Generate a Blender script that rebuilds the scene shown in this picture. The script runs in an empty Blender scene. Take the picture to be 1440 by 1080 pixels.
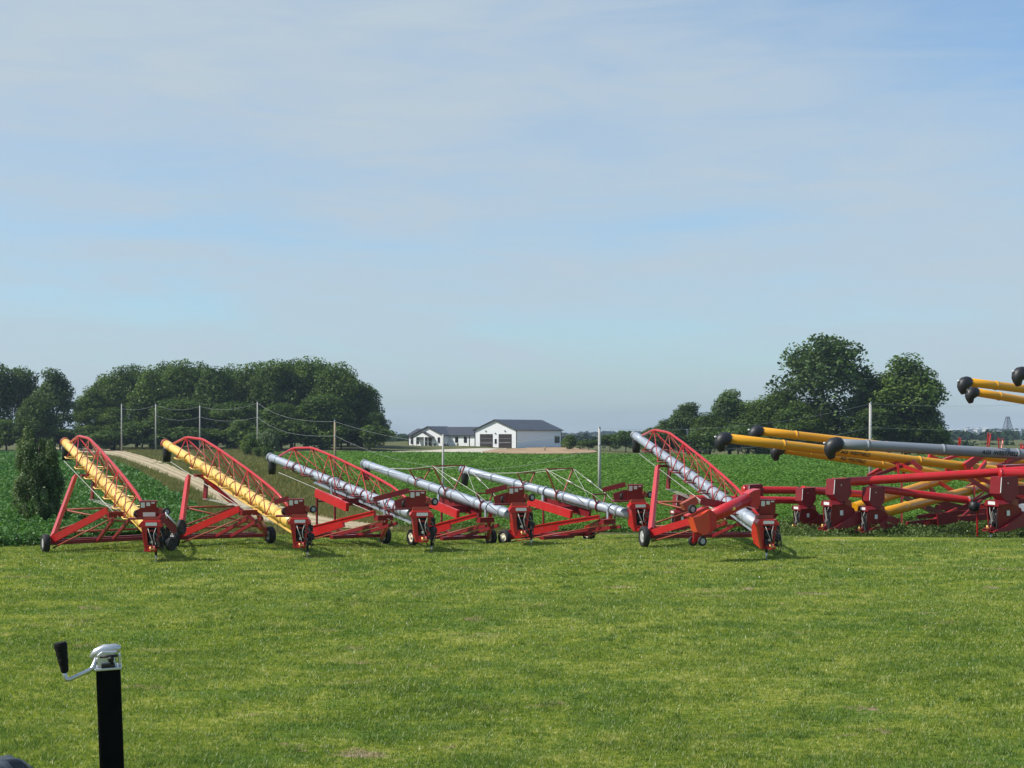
import bpy, bmesh, math, random
import numpy as np
from mathutils import Vector, Matrix
random.seed(7)
RNG = np.random.default_rng(11)
S = bpy.context.scene
COL = S.collection
R = math.radians
F, YH, CZ = 2000.0, 609.0, 4.4          # focal length in photo pixels, horizon row, eye height

# ------------------------------------------------------------------ terrain
def smooth(t):
    t = np.clip(t, 0, 1)
    return t * t * (3 - 2 * t)
def G(x, y):
    x = np.asarray(x, float); y = np.asarray(y, float)
    d0 = np.minimum(48.6 + .6 * (x + 12), 59.0)
    z = -.43 * smooth((y - d0 - .6) / 5.0) * smooth((x + 11) / 12.0)
    bank = 2.85 * smooth((15.8 - y) / 11.6)
    z = z + bank
    # ditch beside the gravel road, low banks
    z = z + .5 * smooth((y - 230) / 90) * smooth((-x - 20) / 25)
    z = z + .92 * smooth((y - 302) / 62) * smooth((x + 62) / 25) * smooth((40 - x) / 30)
    xr_ = -9 - (y - 70) * .335; w_ = smooth((y - 85) / 30) * smooth((270 - y) / 60)
    z = z + w_ * (.75 * np.exp(-((x - xr_ - 9.5) / 3.6) ** 2) + .35 * np.exp(-((x - xr_ + 6.5) / 2.2) ** 2))
    z = z + .05 * np.sin(x * .35 + .8 * np.sin(y * .21)) * np.sin(y * .27) * smooth((y - 17) / 8)
    return z
def g(x, y): return float(G(x, y))
def at(px, py, D):
    return Vector(((px - 720) / F * D, D, CZ - (py - YH) / F * D))
def ax(px, D): return (px - 720) / F * D

# ------------------------------------------------------------------ materials
MATS = {}
def node_mat(name):
    m = bpy.data.materials.new(name); m.use_nodes = True
    nt = m.node_tree; nt.nodes.clear()
    out = nt.nodes.new('ShaderNodeOutputMaterial')
    return m, nt, out
def N(nt, t, **kw):
    n = nt.nodes.new(t)
    for k, v in kw.items():
        if k.startswith('in_'):
            n.inputs[k[3:].replace('_', ' ')].default_value = v
        else: setattr(n, k, v)
    return n
def paint(name, col, rough=.4, metal=0., vary=.12, scale=3., dirt=.0, bump=.0, coat=0., dirtcol=(.18, .14, .09)):
    m, nt, out = node_mat(name)
    b = N(nt, 'ShaderNodeBsdfPrincipled')
    tc = N(nt, 'ShaderNodeTexCoord')
    n1 = N(nt, 'ShaderNodeTexNoise'); n1.inputs['Scale'].default_value = scale; n1.inputs['Detail'].default_value = 6
    nt.links.new(tc.outputs['Object'], n1.inputs['Vector'])
    cr = N(nt, 'ShaderNodeMixRGB', blend_type='MIX')
    lo = [max(0, c * (1 - vary)) for c in col]; hi = [min(1, c * (1 + vary)) for c in col]
    cr.inputs['Color1'].default_value = (*lo, 1); cr.inputs['Color2'].default_value = (*hi, 1)
    nt.links.new(n1.outputs['Fac'], cr.inputs['Fac'])
    last = cr.outputs['Color']
    if dirt > 0:
        n2 = N(nt, 'ShaderNodeTexNoise'); n2.inputs['Scale'].default_value = scale * 2.3; n2.inputs['Detail'].default_value = 8
        nt.links.new(tc.outputs['Object'], n2.inputs['Vector'])
        mp = N(nt, 'ShaderNodeMapRange'); mp.inputs['From Min'].default_value = .52; mp.inputs['From Max'].default_value = .75
        mp.inputs['To Max'].default_value = dirt
        nt.links.new(n2.outputs['Fac'], mp.inputs['Value'])
        mx = N(nt, 'ShaderNodeMixRGB'); mx.inputs['Color2'].default_value = (*dirtcol, 1)
        nt.links.new(mp.outputs['Result'], mx.inputs['Fac']); nt.links.new(last, mx.inputs['Color1'])
        last = mx.outputs['Color']
    nt.links.new(last, b.inputs['Base Color'])
    rr = N(nt, 'ShaderNodeMapRange'); rr.inputs['To Min'].default_value = max(.03, rough * .75); rr.inputs['To Max'].default_value = min(1, rough * 1.3)
    nt.links.new(n1.outputs['Fac'], rr.inputs['Value']); nt.links.new(rr.outputs['Result'], b.inputs['Roughness'])
    b.inputs['Metallic'].default_value = metal
    b.inputs['Coat Weight'].default_value = coat
    if bump > 0:
        bp = N(nt, 'ShaderNodeBump'); bp.inputs['Strength'].default_value = bump; bp.inputs['Distance'].default_value = .02
        nt.links.new(n1.outputs['Fac'], bp.inputs['Height']); nt.links.new(bp.outputs['Normal'], b.inputs['Normal'])
    nt.links.new(b.outputs['BSDF'], out.inputs['Surface'])
    MATS[name] = m
    return m
RED = paint('red_paint', (.50, .012, .015), .34, vary=.16, scale=1.7, dirt=.3, coat=.22, dirtcol=(.27, .08, .06))
DRED = paint('shaded_red_paint', (.195, .008, .013), .42, vary=.2, scale=2, dirt=.2, dirtcol=(.14, .07, .05))  # darker copy of the red; shade on lids, heads and frames put into colour
ORED = paint('sheet_red_paint', (.62, .055, .02), .38, vary=.15, scale=2, dirt=.3, dirtcol=(.35, .12, .05))
RUST = paint('rusty_red_steel', (.30, .06, .03), .55, vary=.25, scale=5)
YEL = paint('sky_sheen_yellow_paint', (.84, .53, .13), .34, vary=.07, scale=.8, dirt=.16, dirtcol=(.45, .27, .08), coat=.25)  # paler than the other yellow: sky gloss on the left tubes put into colour
DYEL = paint('deep_yellow_paint', (.72, .33, .008), .3, vary=.07, scale=.7, dirt=.1, dirtcol=(.4, .22, .03), coat=.2)
GALV = paint('galvanised_steel', (.36, .40, .46), .5, metal=.35, vary=.14, scale=4, dirt=.25, dirtcol=(.30, .31, .33))
GREYT = paint('grey_tube_paint', (.20, .22, .25), .34, vary=.08, scale=1.2, dirt=.2, dirtcol=(.28, .28, .28))
RUBBER = paint('black_rubber', (.012, .012, .013), .75, vary=.3, scale=8, dirt=.35, dirtcol=(.06, .055, .05))
SPOUTM = paint('black_spout_rubber', (.014, .014, .017), .48, vary=.2, scale=5)
BLACK = paint('black_paint', (.006, .006, .0065), .5, vary=.2, scale=8)
JACKM = paint('black_powder_coat', (.0015, .0018, .002), .75, vary=.3, scale=30)
JACKM.node_tree.nodes['Principled BSDF'].inputs['Specular IOR Level'].default_value = .15
GRIPM = paint('black_grip_rubber', (.006, .006, .007), .8, vary=.3, scale=40, bump=.2)
GRIPM.node_tree.nodes['Principled BSDF'].inputs['Specular IOR Level'].default_value = .25
CHROME = paint('bright_zinc', (.56, .57, .58), .33, metal=.75, vary=.22, scale=40, dirt=.25, dirtcol=(.35, .34, .32))
CREAM = paint('cream_rim_paint', (.72, .68, .52), .4, vary=.1)
GRIM = paint('grey_rim_paint', (.42, .42, .42), .4, vary=.1)
WHITE = paint('white_sticker', (.70, .70, .70), .5, vary=.1, scale=20)
LETTER = paint('black_lettering', (.004, .004, .005), .7)
CABLE = paint('steel_cable', (.46, .45, .40), .5, metal=.4)
WIREM = paint('aluminium_wire', (.33, .35, .35), .7)
GOLD = paint('yellow_zinc', (.6, .35, .12), .4, metal=.5)
WOODP = paint('weathered_pole_wood', (.42, .40, .37), .85, vary=.2, scale=3, bump=.2)
WOODB = paint('brown_pole_wood', (.33, .25, .16), .85, vary=.2, scale=3, bump=.2)
LAMPM = paint('clear_lens', (.75, .72, .7), .2)

def foliage(name, dark, light, trans=.35, nscale=.25, rough=.5, gloss=.05, pos_scale=True):
    m, nt, out = node_mat(name)
    geo = N(nt, 'ShaderNodeNewGeometry')
    n1 = N(nt, 'ShaderNodeTexNoise'); n1.inputs['Scale'].default_value = nscale; n1.inputs['Detail'].default_value = 4
    nt.links.new(geo.outputs['Position'], n1.inputs['Vector'])
    ad = N(nt, 'ShaderNodeMath', operation='MULTIPLY_ADD'); ad.inputs[1].default_value = .55
    nt.links.new(geo.outputs['Random Per Island'], ad.inputs[0])
    sb = N(nt, 'ShaderNodeMapRange'); sb.inputs['From Min'].default_value = .32; sb.inputs['From Max'].default_value = .68
    sb.inputs['To Min'].default_value = -.05; sb.inputs['To Max'].default_value = .5
    nt.links.new(n1.outputs['Fac'], sb.inputs['Value']); nt.links.new(sb.outputs['Result'], ad.inputs[2])
    mx = N(nt, 'ShaderNodeMixRGB'); mx.inputs['Color1'].default_value = (*dark, 1); mx.inputs['Color2'].default_value = (*light, 1)
    nt.links.new(ad.outputs[0], mx.inputs['Fac'])
    d = N(nt, 'ShaderNodeBsdfDiffuse'); t = N(nt, 'ShaderNodeBsdfTranslucent'); gl = N(nt, 'ShaderNodeBsdfGlossy')
    gl.inputs['Roughness'].default_value = rough; gl.inputs['Color'].default_value = (1, 1, 1, 1)
    nt.links.new(mx.outputs['Color'], d.inputs['Color'])
    wt = N(nt, 'ShaderNodeMixRGB', blend_type='MULTIPLY'); wt.inputs['Fac'].default_value = 1; wt.inputs['Color2'].default_value = (1.25, 1.3, .55, 1)
    nt.links.new(mx.outputs['Color'], wt.inputs['Color1']); nt.links.new(wt.outputs['Color'], t.inputs['Color'])
    m1 = N(nt, 'ShaderNodeMixShader'); m1.inputs['Fac'].default_value = trans
    nt.links.new(d.outputs[0], m1.inputs[1]); nt.links.new(t.outputs[0], m1.inputs[2])
    m2 = N(nt, 'ShaderNodeMixShader'); m2.inputs['Fac'].default_value = gloss
    nt.links.new(m1.outputs[0], m2.inputs[1]); nt.links.new(gl.outputs[0], m2.inputs[2])
    nt.links.new(m2.outputs[0], out.inputs['Surface'])
    return m
LEAF_A = foliage('dark_leaf', (.014, .036, .011), (.120, .190, .040), .26, .16, gloss=.01)
LEAF_B = foliage('mid_leaf', (.018, .045, .012), (.155, .235, .046), .28, .16, gloss=.01)
LEAF_C = foliage('cool_leaf', (.017, .042, .017), (.140, .210, .066), .26, .16, gloss=.012)
LEAF_S = foliage('shrub_leaf', (.045, .085, .034), (.175, .235, .10), .3, .8, gloss=.02)
SOY = foliage('soybean_leaf', (.030, .098, .024), (.115, .235, .060), .25, .3, gloss=.014, rough=.5)
SOYR = foliage('young_soybean_leaf', (.070, .155, .028), (.130, .245, .046), .25, .05, gloss=.008, rough=.5)
ROUGHG = foliage('rough_grass_blade', (.075, .115, .028), (.26, .22, .095), .3, .16, gloss=.01)
WEED = foliage('weed_leaf', (.045, .085, .02), (.15, .20, .06), .3, .9, gloss=.015)
FARWOOD = foliage('far_wood_leaf', (.016, .036, .018), (.042, .07, .030), .15, .01, gloss=.0)

def lawn_material(name, blade):
    m, nt, out = node_mat(name)
    geo = N(nt, 'ShaderNodeNewGeometry')
    mp = N(nt, 'ShaderNodeMapping'); mp.inputs['Scale'].default_value = (.55, .8, 0)
    nt.links.new(geo.outputs['Position'], mp.inputs['Vector'])
    def noise(scale, det, dist=0.):
        n = N(nt, 'ShaderNodeTexNoise'); n.inputs['Scale'].default_value = scale; n.inputs['Detail'].default_value = det
        n.inputs['Distortion'].default_value = dist
        nt.links.new(mp.outputs['Vector'], n.inputs['Vector']); return n
    def math_(op, a, b=None, c=None):
        n = N(nt, 'ShaderNodeMath', operation=op)
        for k, v in enumerate((a, b, c)):
            if v is None: continue
            if isinstance(v, (int, float)): n.inputs[k].default_value = v
            else: nt.links.new(v, n.inputs[k])
        return n.outputs[0]
    big = noise(.30, 5, .5).outputs['Fac']; mid = noise(1.3, 6, .4).outputs['Fac']; fine = noise(9, 4).outputs['Fac']
    bare = noise(.85, 7, .9).outputs['Fac']; cool = noise(.8, 6, .6).outputs['Fac']
    vo = N(nt, 'ShaderNodeTexVoronoi'); vo.inputs['Scale'].default_value = 15
    nt.links.new(mp.outputs['Vector'], vo.inputs['Vector'])
    cell = N(nt, 'ShaderNodeSeparateColor'); nt.links.new(vo.outputs['Color'], cell.inputs['Color'])
    v = math_('ADD', math_('MULTIPLY', big, .42), math_('MULTIPLY', mid, .58))
    v = math_('MULTIPLY_ADD', math_('SUBTRACT', cell.outputs[0], .5), .22, v)
    v = math_('MULTIPLY_ADD', math_('SUBTRACT', fine, .5), .30, v)
    if blade: v = math_('MULTIPLY_ADD', math_('SUBTRACT', geo.outputs['Random Per Island'], .5), .30, v)
    ramp = N(nt, 'ShaderNodeValToRGB'); e = ramp.color_ramp.elements
    e[0].position = .25; e[0].color = (.085, .145, .020, 1)
    e[1].position = .78; e[1].color = (.44, .46, .15, 1)
    x = e.new(.42); x.color = (.150, .232, .029, 1)
    x = e.new(.54); x.color = (.232, .298, .042, 1)
    x = e.new(.64); x.color = (.312, .358, .068, 1)
    nt.links.new(v, ramp.inputs['Fac'])
    # bluish clover clumps
    cf = N(nt, 'ShaderNodeMapRange'); cf.inputs['From Min'].default_value = .52; cf.inputs['From Max'].default_value = .62; cf.inputs['To Max'].default_value = .55
    nt.links.new(math_('MULTIPLY_ADD', math_('SUBTRACT', cell.outputs[1], .5), .12, cool), cf.inputs['Value'])
    mc = N(nt, 'ShaderNodeMixRGB'); nt.links.new(cf.outputs['Result'], mc.inputs['Fac']); nt.links.new(ramp.outputs['Color'], mc.inputs['Color1']); mc.inputs['Color2'].default_value = (.10, .20, .035, 1)
    # dry and bare patches
    bm = N(nt, 'ShaderNodeMapRange'); bm.inputs['From Min'].default_value = .622; bm.inputs['From Max'].default_value = .675
    nt.links.new(bare, bm.inputs['Value'])
    bf = N(nt, 'ShaderNodeMapRange'); bf.inputs['From Min'].default_value = .47; bf.inputs['From Max'].default_value = .58
    nt.links.new(math_('MULTIPLY_ADD', math_('SUBTRACT', mid, .5), .8, fine), bf.inputs['Value'])
    bfac = math_('MULTIPLY', bm.outputs['Result'], bf.outputs['Result'])
    mx = N(nt, 'ShaderNodeMixRGB'); nt.links.new(bfac, mx.inputs['Fac'])
    nt.links.new(mc.outputs['Color'], mx.inputs['Color1'])
    mx.inputs['Color2'].default_value = (.30, .26, .13, 1) if blade else (.36, .29, .19, 1)
    last = mx.outputs['Color']
    if blade:
        st = N(nt, 'ShaderNodeMath', operation='GREATER_THAN'); st.inputs[1].default_value = .94
        nt.links.new(geo.outputs['Random Per Island'], st.inputs[0])
        ms = N(nt, 'ShaderNodeMixRGB'); ms.inputs['Color2'].default_value = (.48, .46, .22, 1)
        nt.links.new(math_('MULTIPLY', st.outputs[0], .7), ms.inputs['Fac']); nt.links.new(last, ms.inputs['Color1']); last = ms.outputs['Color']
        d = N(nt, 'ShaderNodeBsdfDiffuse'); t = N(nt, 'ShaderNodeBsdfTranslucent')
        nt.links.new(last, d.inputs['Color'])
        wt = N(nt, 'ShaderNodeMixRGB', blend_type='MULTIPLY'); wt.inputs['Fac'].default_value = 1; wt.inputs['Color2'].default_value = (1.15, 1.2, .6, 1)
        nt.links.new(last, wt.inputs['Color1']); nt.links.new(wt.outputs['Color'], t.inputs['Color'])
        m1 = N(nt, 'ShaderNodeMixShader'); m1.inputs['Fac'].default_value = .4
        nt.links.new(d.outputs[0], m1.inputs[1]); nt.links.new(t.outputs[0], m1.inputs[2])
        gl = N(nt, 'ShaderNodeBsdfGlossy'); gl.inputs['Roughness'].default_value = .45
        m2 = N(nt, 'ShaderNodeMixShader'); m2.inputs['Fac'].default_value = .035
        nt.links.new(m1.outputs[0], m2.inputs[1]); nt.links.new(gl.outputs[0], m2.inputs[2])
        nt.links.new(m2.outputs[0], out.inputs['Surface'])
    else:
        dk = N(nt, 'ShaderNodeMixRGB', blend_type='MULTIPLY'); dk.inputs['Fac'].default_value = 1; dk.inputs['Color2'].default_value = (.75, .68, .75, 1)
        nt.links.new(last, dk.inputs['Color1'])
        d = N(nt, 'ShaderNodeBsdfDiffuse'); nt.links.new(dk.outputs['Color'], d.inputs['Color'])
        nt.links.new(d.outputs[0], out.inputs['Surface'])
    return m
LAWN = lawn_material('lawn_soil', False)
BLADE = lawn_material('lawn_blade', True)

def ground_mat(name, c1, c2, scale, c3=None, bump=.3):
    m, nt, out = node_mat(name)
    geo = N(nt, 'ShaderNodeNewGeometry')
    n1 = N(nt, 'ShaderNodeTexNoise'); n1.inputs['Scale'].default_value = scale; n1.inputs['Detail'].default_value = 9
    nt.links.new(geo.outputs['Position'], n1.inputs['Vector'])
    rp = N(nt, 'ShaderNodeValToRGB'); e = rp.color_ramp.elements
    e[0].position = .35; e[0].color = (*c1, 1); e[1].position = .65; e[1].color = (*c2, 1)
    if c3: x = e.new(.5); x.color = (*c3, 1)
    nt.links.new(n1.outputs['Fac'], rp.inputs['Fac'])
    b = N(nt, 'ShaderNodeBsdfPrincipled'); b.inputs['Roughness'].default_value = .95; b.inputs['Specular IOR Level'].default_value = .1
    nt.links.new(rp.outputs['Color'], b.inputs['Base Color'])
    bp = N(nt, 'ShaderNodeBump'); bp.inputs['Strength'].default_value = bump; bp.inputs['Distance'].default_value = .05
    nt.links.new(n1.outputs['Fac'], bp.inputs['Height']); nt.links.new(bp.outputs['Normal'], b.inputs['Normal'])
    nt.links.new(b.outputs['BSDF'], out.inputs['Surface'])
    return m
def road_mat():
    m, nt, out = node_mat('gravel_road')
    uv = N(nt, 'ShaderNodeAttribute'); uv.attribute_name = 'across'
    geo = N(nt, 'ShaderNodeNewGeometry')
    n1 = N(nt, 'ShaderNodeTexNoise'); n1.inputs['Scale'].default_value = .8; n1.inputs['Detail'].default_value = 9
    nt.links.new(geo.outputs['Position'], n1.inputs['Vector'])
    # wheel tracks: pale, the crown and verges a little darker and browner
    w = N(nt, 'ShaderNodeMath', operation='MULTIPLY_ADD'); w.inputs[1].default_value = 22.; nt.links.new(uv.outputs['Fac'], w.inputs[0])
    n2 = N(nt, 'ShaderNodeMath', operation='MULTIPLY'); n2.inputs[1].default_value = 3; nt.links.new(n1.outputs['Fac'], n2.inputs[0]); nt.links.new(n2.outputs[0], w.inputs[2])
    s = N(nt, 'ShaderNodeMath', operation='SINE'); nt.links.new(w.outputs[0], s.inputs[0])
    a = N(nt, 'ShaderNodeMapRange'); a.inputs['From Min'].default_value = -1; a.inputs['To Max'].default_value = .6; nt.links.new(s.outputs[0], a.inputs['Value'])
    ad = N(nt, 'ShaderNodeMath', operation='MULTIPLY_ADD'); ad.inputs[1].default_value = .7; nt.links.new(n1.outputs['Fac'], ad.inputs[0]); nt.links.new(a.outputs['Result'], ad.inputs[2])
    mx = N(nt, 'ShaderNodeMixRGB'); mx.inputs['Color1'].default_value = (.24, .185, .11, 1); mx.inputs['Color2'].default_value = (.46, .385, .26, 1)
    nt.links.new(ad.outputs[0], mx.inputs['Fac'])
    b = N(nt, 'ShaderNodeBsdfDiffuse'); nt.links.new(mx.outputs['Color'], b.inputs['Color'])
    nt.links.new(b.outputs[0], out.inputs['Surface'])
    return m
SOILG = ground_mat('field_soil', (.06, .075, .025), (.14, .135, .055), .4)
ROADM = road_mat()
GRAVEL = ground_mat('pale_gravel', (.42, .38, .30), (.55, .50, .41), .4)
DIRT = ground_mat('bare_dirt', (.26, .17, .10), (.42, .30, .19), .25)
HILLM = ground_mat('hill_ground', (.03, .05, .02), (.05, .07, .03), .02)
WALLW = paint('white_siding', (.78, .79, .80), .6, vary=.03, scale=.5)
ROOFM = paint('charcoal_roof_metal', (.045, .045, .052), .42, vary=.1, scale=.6)
TRIM = paint('black_trim', (.015, .015, .017), .5)
DOORM = paint('dark_brown_door', (.045, .033, .03), .45, vary=.15, scale=1)
PANE = paint('dark_window_glass', (.02, .022, .026), .1)
TOWN = paint('pale_shed_metal', (.52, .54, .57), .5, vary=.05, scale=.1)
TOWERM = paint('grey_lattice_steel', (.10, .11, .13), .6)
BARK = paint('tree_bark', (.07, .055, .042), .9, vary=.3, scale=2, bump=.4)
TARPM = paint('dark_grey_tarp', (.020, .022, .026), .34, vary=.5, scale=6, bump=.3)

# ------------------------------------------------------------------ mesh builder
class MB:
    def __init__(s): s.v = []; s.f = []; s.sm = []
    def _add(s, vs, fs, smooth=False):
        o = len(s.v); s.v += [tuple(v) for v in vs]
        for f in fs: s.f.append([i + o for i in f]); s.sm.append(smooth)
        return s
    def box(s, c, d, M=None):
        hx, hy, hz = d[0] / 2, d[1] / 2, d[2] / 2
        vs = [Vector((x * hx, y * hy, z * hz)) for x in (-1, 1) for y in (-1, 1) for z in (-1, 1)]
        if M is not None: vs = [M @ v for v in vs]
        c = Vector(c)
        return s._add([v + c for v in vs], [(0, 1, 3, 2), (4, 6, 7, 5), (0, 4, 5, 1), (2, 3, 7, 6), (0, 2, 6, 4), (1, 5, 7, 3)])
    def bar(s, p0, p1, w, h, up=(0, 0, 1), w1=None, h1=None):
        p0 = Vector(p0); p1 = Vector(p1); d = (p1 - p0).normalized(); up = Vector(up)
        if abs(d.dot(up)) > .98: up = Vector((0, 1, 0))
        x = d.cross(up).normalized(); z = x.cross(d).normalized()
        w1 = w if w1 is None else w1; h1 = h if h1 is None else h1
        vs = []
        for p, ww, hh in ((p0, w, h), (p1, w1, h1)):
            for a, b in ((-1, -1), (1, -1), (1, 1), (-1, 1)):
                vs.append(p + x * (a * ww / 2) + z * (b * hh / 2))
        return s._add(vs, [(3, 2, 1, 0), (4, 5, 6, 7), (0, 1, 5, 4), (1, 2, 6, 5), (2, 3, 7, 6), (3, 0, 4, 7)])
    def pipe(s, pts, r, n=8, caps=True, smooth=True):
        pts = [Vector(p) for p in pts]
        rs = r if isinstance(r, (list, tuple)) else [r] * len(pts)
        vs = []; fs = []; ref = None
        for i, p in enumerate(pts):
            a = pts[max(0, i - 1)]; b = pts[min(len(pts) - 1, i + 1)]
            d = (b - a).normalized()
            if ref is None:
                ref = Vector((0, 0, 1)) if abs(d.z) < .9 else Vector((0, 1, 0))
            x = d.cross(ref).normalized(); ref = x.cross(d).normalized()
            for k in range(n):
                t = 2 * math.pi * k / n
                vs.append(p + x * (math.cos(t) * rs[i]) + ref * (math.sin(t) * rs[i]))
        for i in range(len(pts) - 1):
            for k in range(n):
                k2 = (k + 1) % n
                fs.append((i * n + k, (i + 1) * n + k, (i + 1) * n + k2, i * n + k2))
        s._add(vs, fs, smooth)
        if caps:
            o = len(s.v) - len(vs)
            s.f.append([o + k for k in range(n)]); s.sm.append(False)
            s.f.append([o + (len(pts) - 1) * n + k for k in reversed(range(n))]); s.sm.append(False)
        return s
    def tube(s, p0, p1, r, n=16, r1=None): return s.pipe([p0, p1], [r, r if r1 is None else r1], n)
    def prism(s, poly, o, u, v, w):                 # poly in (u,v), thickness vector w
        o = Vector(o); u = Vector(u); v = Vector(v); w = Vector(w); n = len(poly)
        vs = [o + u * a + v * b for a, b in poly] + [o + u * a + v * b + w for a, b in poly]
        return s._add(vs, [tuple(range(n))[::-1], tuple(range(n, 2 * n))] + [(i, (i + 1) % n, n + (i + 1) % n, n + i) for i in range(n)])
    def lathe(s, prof, c, axis, n=24):
        axis = Vector(axis).normalized(); ref = Vector((0, 0, 1)) if abs(axis.z) < .9 else Vector((1, 0, 0))
        x = axis.cross(ref).normalized(); y = x.cross(axis).normalized(); c = Vector(c)
        vs = []; m = len(prof)
        for k in range(n):
            t = 2 * math.pi * k / n
            for a, r in prof: vs.append(c + axis * a + (x * math.cos(t) + y * math.sin(t)) * r)
        fs = []
        for k in range(n):
            k2 = (k + 1) % n
            for i in range(m - 1): fs.append((k * m + i, k2 * m + i, k2 * m + i + 1, k * m + i + 1))
        return s._add(vs, fs, True)
    def quad(s, a, b, c, d): return s._add([a, b, c, d], [(0, 1, 2, 3)])
    def build(s, name, mat, parent=None, bevel=0):
        me = bpy.data.meshes.new(name); me.from_pydata(s.v, [], s.f); me.update()
        me.polygons.foreach_set('use_smooth', s.sm)
        me.materials.append(mat)
        o = bpy.data.objects.new(name, me); COL.objects.link(o)
        if parent is not None: o.parent = parent
        if bevel:
            b = o.modifiers.new('bevel', 'BEVEL'); b.width = bevel; b.segments = 2; b.limit_method = 'ANGLE'; b.angle_limit = R(50)
        return o
def np_mesh(name, V, Fc, mat, parent=None, attr=None, smooth=False):
    V = np.asarray(V, np.float32).reshape(-1, 3); Fc = np.asarray(Fc, np.int32); m, k = Fc.shape
    me = bpy.data.meshes.new(name)
    me.vertices.add(len(V)); me.vertices.foreach_set('co', V.ravel())
    me.loops.add(m * k); me.loops.foreach_set('vertex_index', Fc.ravel())
    me.polygons.add(m); me.polygons.foreach_set('loop_start', np.arange(m, dtype=np.int32) * k)
    if smooth: me.polygons.foreach_set('use_smooth', np.ones(m, bool))
    if attr is not None:
        a = me.attributes.new(attr[0], 'FLOAT', 'POINT'); a.data.foreach_set('value', np.asarray(attr[1], np.float32))
    me.update(calc_edges=True)
    me.materials.append(mat)
    o = bpy.data.objects.new(name, me); COL.objects.link(o)
    if parent is not None: o.parent = parent
    return o
def tag(o, label=None, cat=None, group=None, kind=None):
    if label: o['label'] = label
    if cat: o['category'] = cat
    if group: o['group'] = group
    if kind: o['kind'] = kind
    return o
def empty(name, loc, rz=0, label=None, cat=None, group=None):
    o = bpy.data.objects.new(name, None); COL.objects.link(o); o.location = loc; o.rotation_euler = (0, 0, rz)
    o.empty_display_size = .3
    return tag(o, label, cat, group)

# ------------------------------------------------------------------ ground sheets
def grid_sheet(name, xs_of, ys, zoff, mat, nx=60):
    V = []; Fc = []; ac = []
    for y in ys:
        x0, x1 = xs_of(y)
        X = np.linspace(x0, x1, nx)
        V.append(np.stack([X, np.full(nx, y), G(X, y) + zoff], 1)); ac.append(np.linspace(0, 1, nx))
    ny = len(ys)
    i = np.arange(ny - 1)[:, None] * nx + np.arange(nx - 1)[None]
    Fc = np.stack([i, i + 1, i + nx + 1, i + nx], -1).reshape(-1, 4)
    return np_mesh(name, np.concatenate(V), Fc, mat, attr=('across', np.concatenate(ac)), smooth=True)
ys = np.concatenate([np.arange(-30, 80, .6), np.geomspace(80, 4200, 70)])
tag(grid_sheet('ground', lambda y: (-(60 + .75 * max(y, 0)), 60 + .75 * max(y, 0)), ys, -.01, SOILG, 240), kind='structure')
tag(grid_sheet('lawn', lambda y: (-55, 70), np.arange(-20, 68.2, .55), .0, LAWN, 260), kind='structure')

def strip(name, left, right, mat, zoff, nx=9):
    """A draped strip between two polylines of (x, y)."""
    def resample(p, n):
        p = np.array(p, float); d = np.r_[0, np.cumsum(np.hypot(*np.diff(p, axis=0).T))]
        # smooth the polyline with a Catmull-Rom pass
        t = np.linspace(0, d[-1], n)
        return np.stack([np.interp(t, d, p[:, 0]), np.interp(t, d, p[:, 1])], 1)
    n = 160
    A = resample(left, n); B = resample(right, n)
    for P in (A, B):
        for _ in range(12):
            P[1:-1] = .25 * P[:-2] + .5 * P[1:-1] + .25 * P[2:]
    u = np.linspace(0, 1, nx)
    P = A[:, None] * (1 - u)[None, :, None] + B[:, None] * u[None, :, None]
    z = G(P[..., 0], P[..., 1]) + zoff
    V = np.concatenate([P, z[..., None]], -1).reshape(-1, 3)
    i = np.arange(n - 1)[:, None] * nx + np.arange(nx - 1)[None]
    Fc = np.stack([i, i + 1, i + nx + 1, i + nx], -1).reshape(-1, 4)
    return np_mesh(name, V, Fc, mat, attr=('across', np.tile(u, n)), smooth=True)
def gp(px, py):                                   # ground point under a photo pixel
    D = 20.0
    for _ in range(400):
        z = CZ - (py - YH) / F * D
        if z <= g(ax(px, D), D): break
        D *= 1.01
    lo, hi = D / 1.01, D
    for _ in range(30):
        m = (lo + hi) / 2
        if CZ - (py - YH) / F * m <= g(ax(px, m), m): hi = m
        else: lo = m
    return (ax(px, hi), hi)
ROAD_UP = [gp(*p) for p in ((60, 629.5), (133, 630.5), (167, 633), (200, 641), (233, 652), (263, 666), (310, 684), (370, 704), (440, 725), (490, 734), (530, 738.5), (552, 741))]
ROAD_LO = [gp(*p) for p in ((60, 634), (127, 636), (167, 643.5), (200, 656), (233, 670), (262, 683), (300, 704), (345, 728), (400, 744), (480, 748), (530, 747), (552, 745.5))]
tag(strip('gravel_road', ROAD_UP, ROAD_LO, ROADM, .03), kind='structure')
tag(strip('driveway', [gp(380, 636.3), gp(500, 635.2), gp(585, 634.2), gp(640, 631.6), gp(664, 630.9), gp(712, 630.7)], [gp(380, 638.0), gp(500, 637.2), gp(585, 637.5), gp(640, 637.7), gp(664, 637.6), gp(712, 637.2)], GRAVEL, .05), kind='structure')
tag(strip('bare_soil', [gp(678, 635.0), gp(700, 631.6), gp(726, 630.9), (ax(745, 376), 376), (ax(790, 392), 392), (ax(812, 380), 380), gp(838, 634.5)], [gp(682, 637.2), gp(700, 638.2), gp(726, 638.3), gp(750, 638.6), gp(775, 638.2), gp(800, 638.4), gp(840, 636.2)], DIRT, .10), kind='structure')

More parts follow.
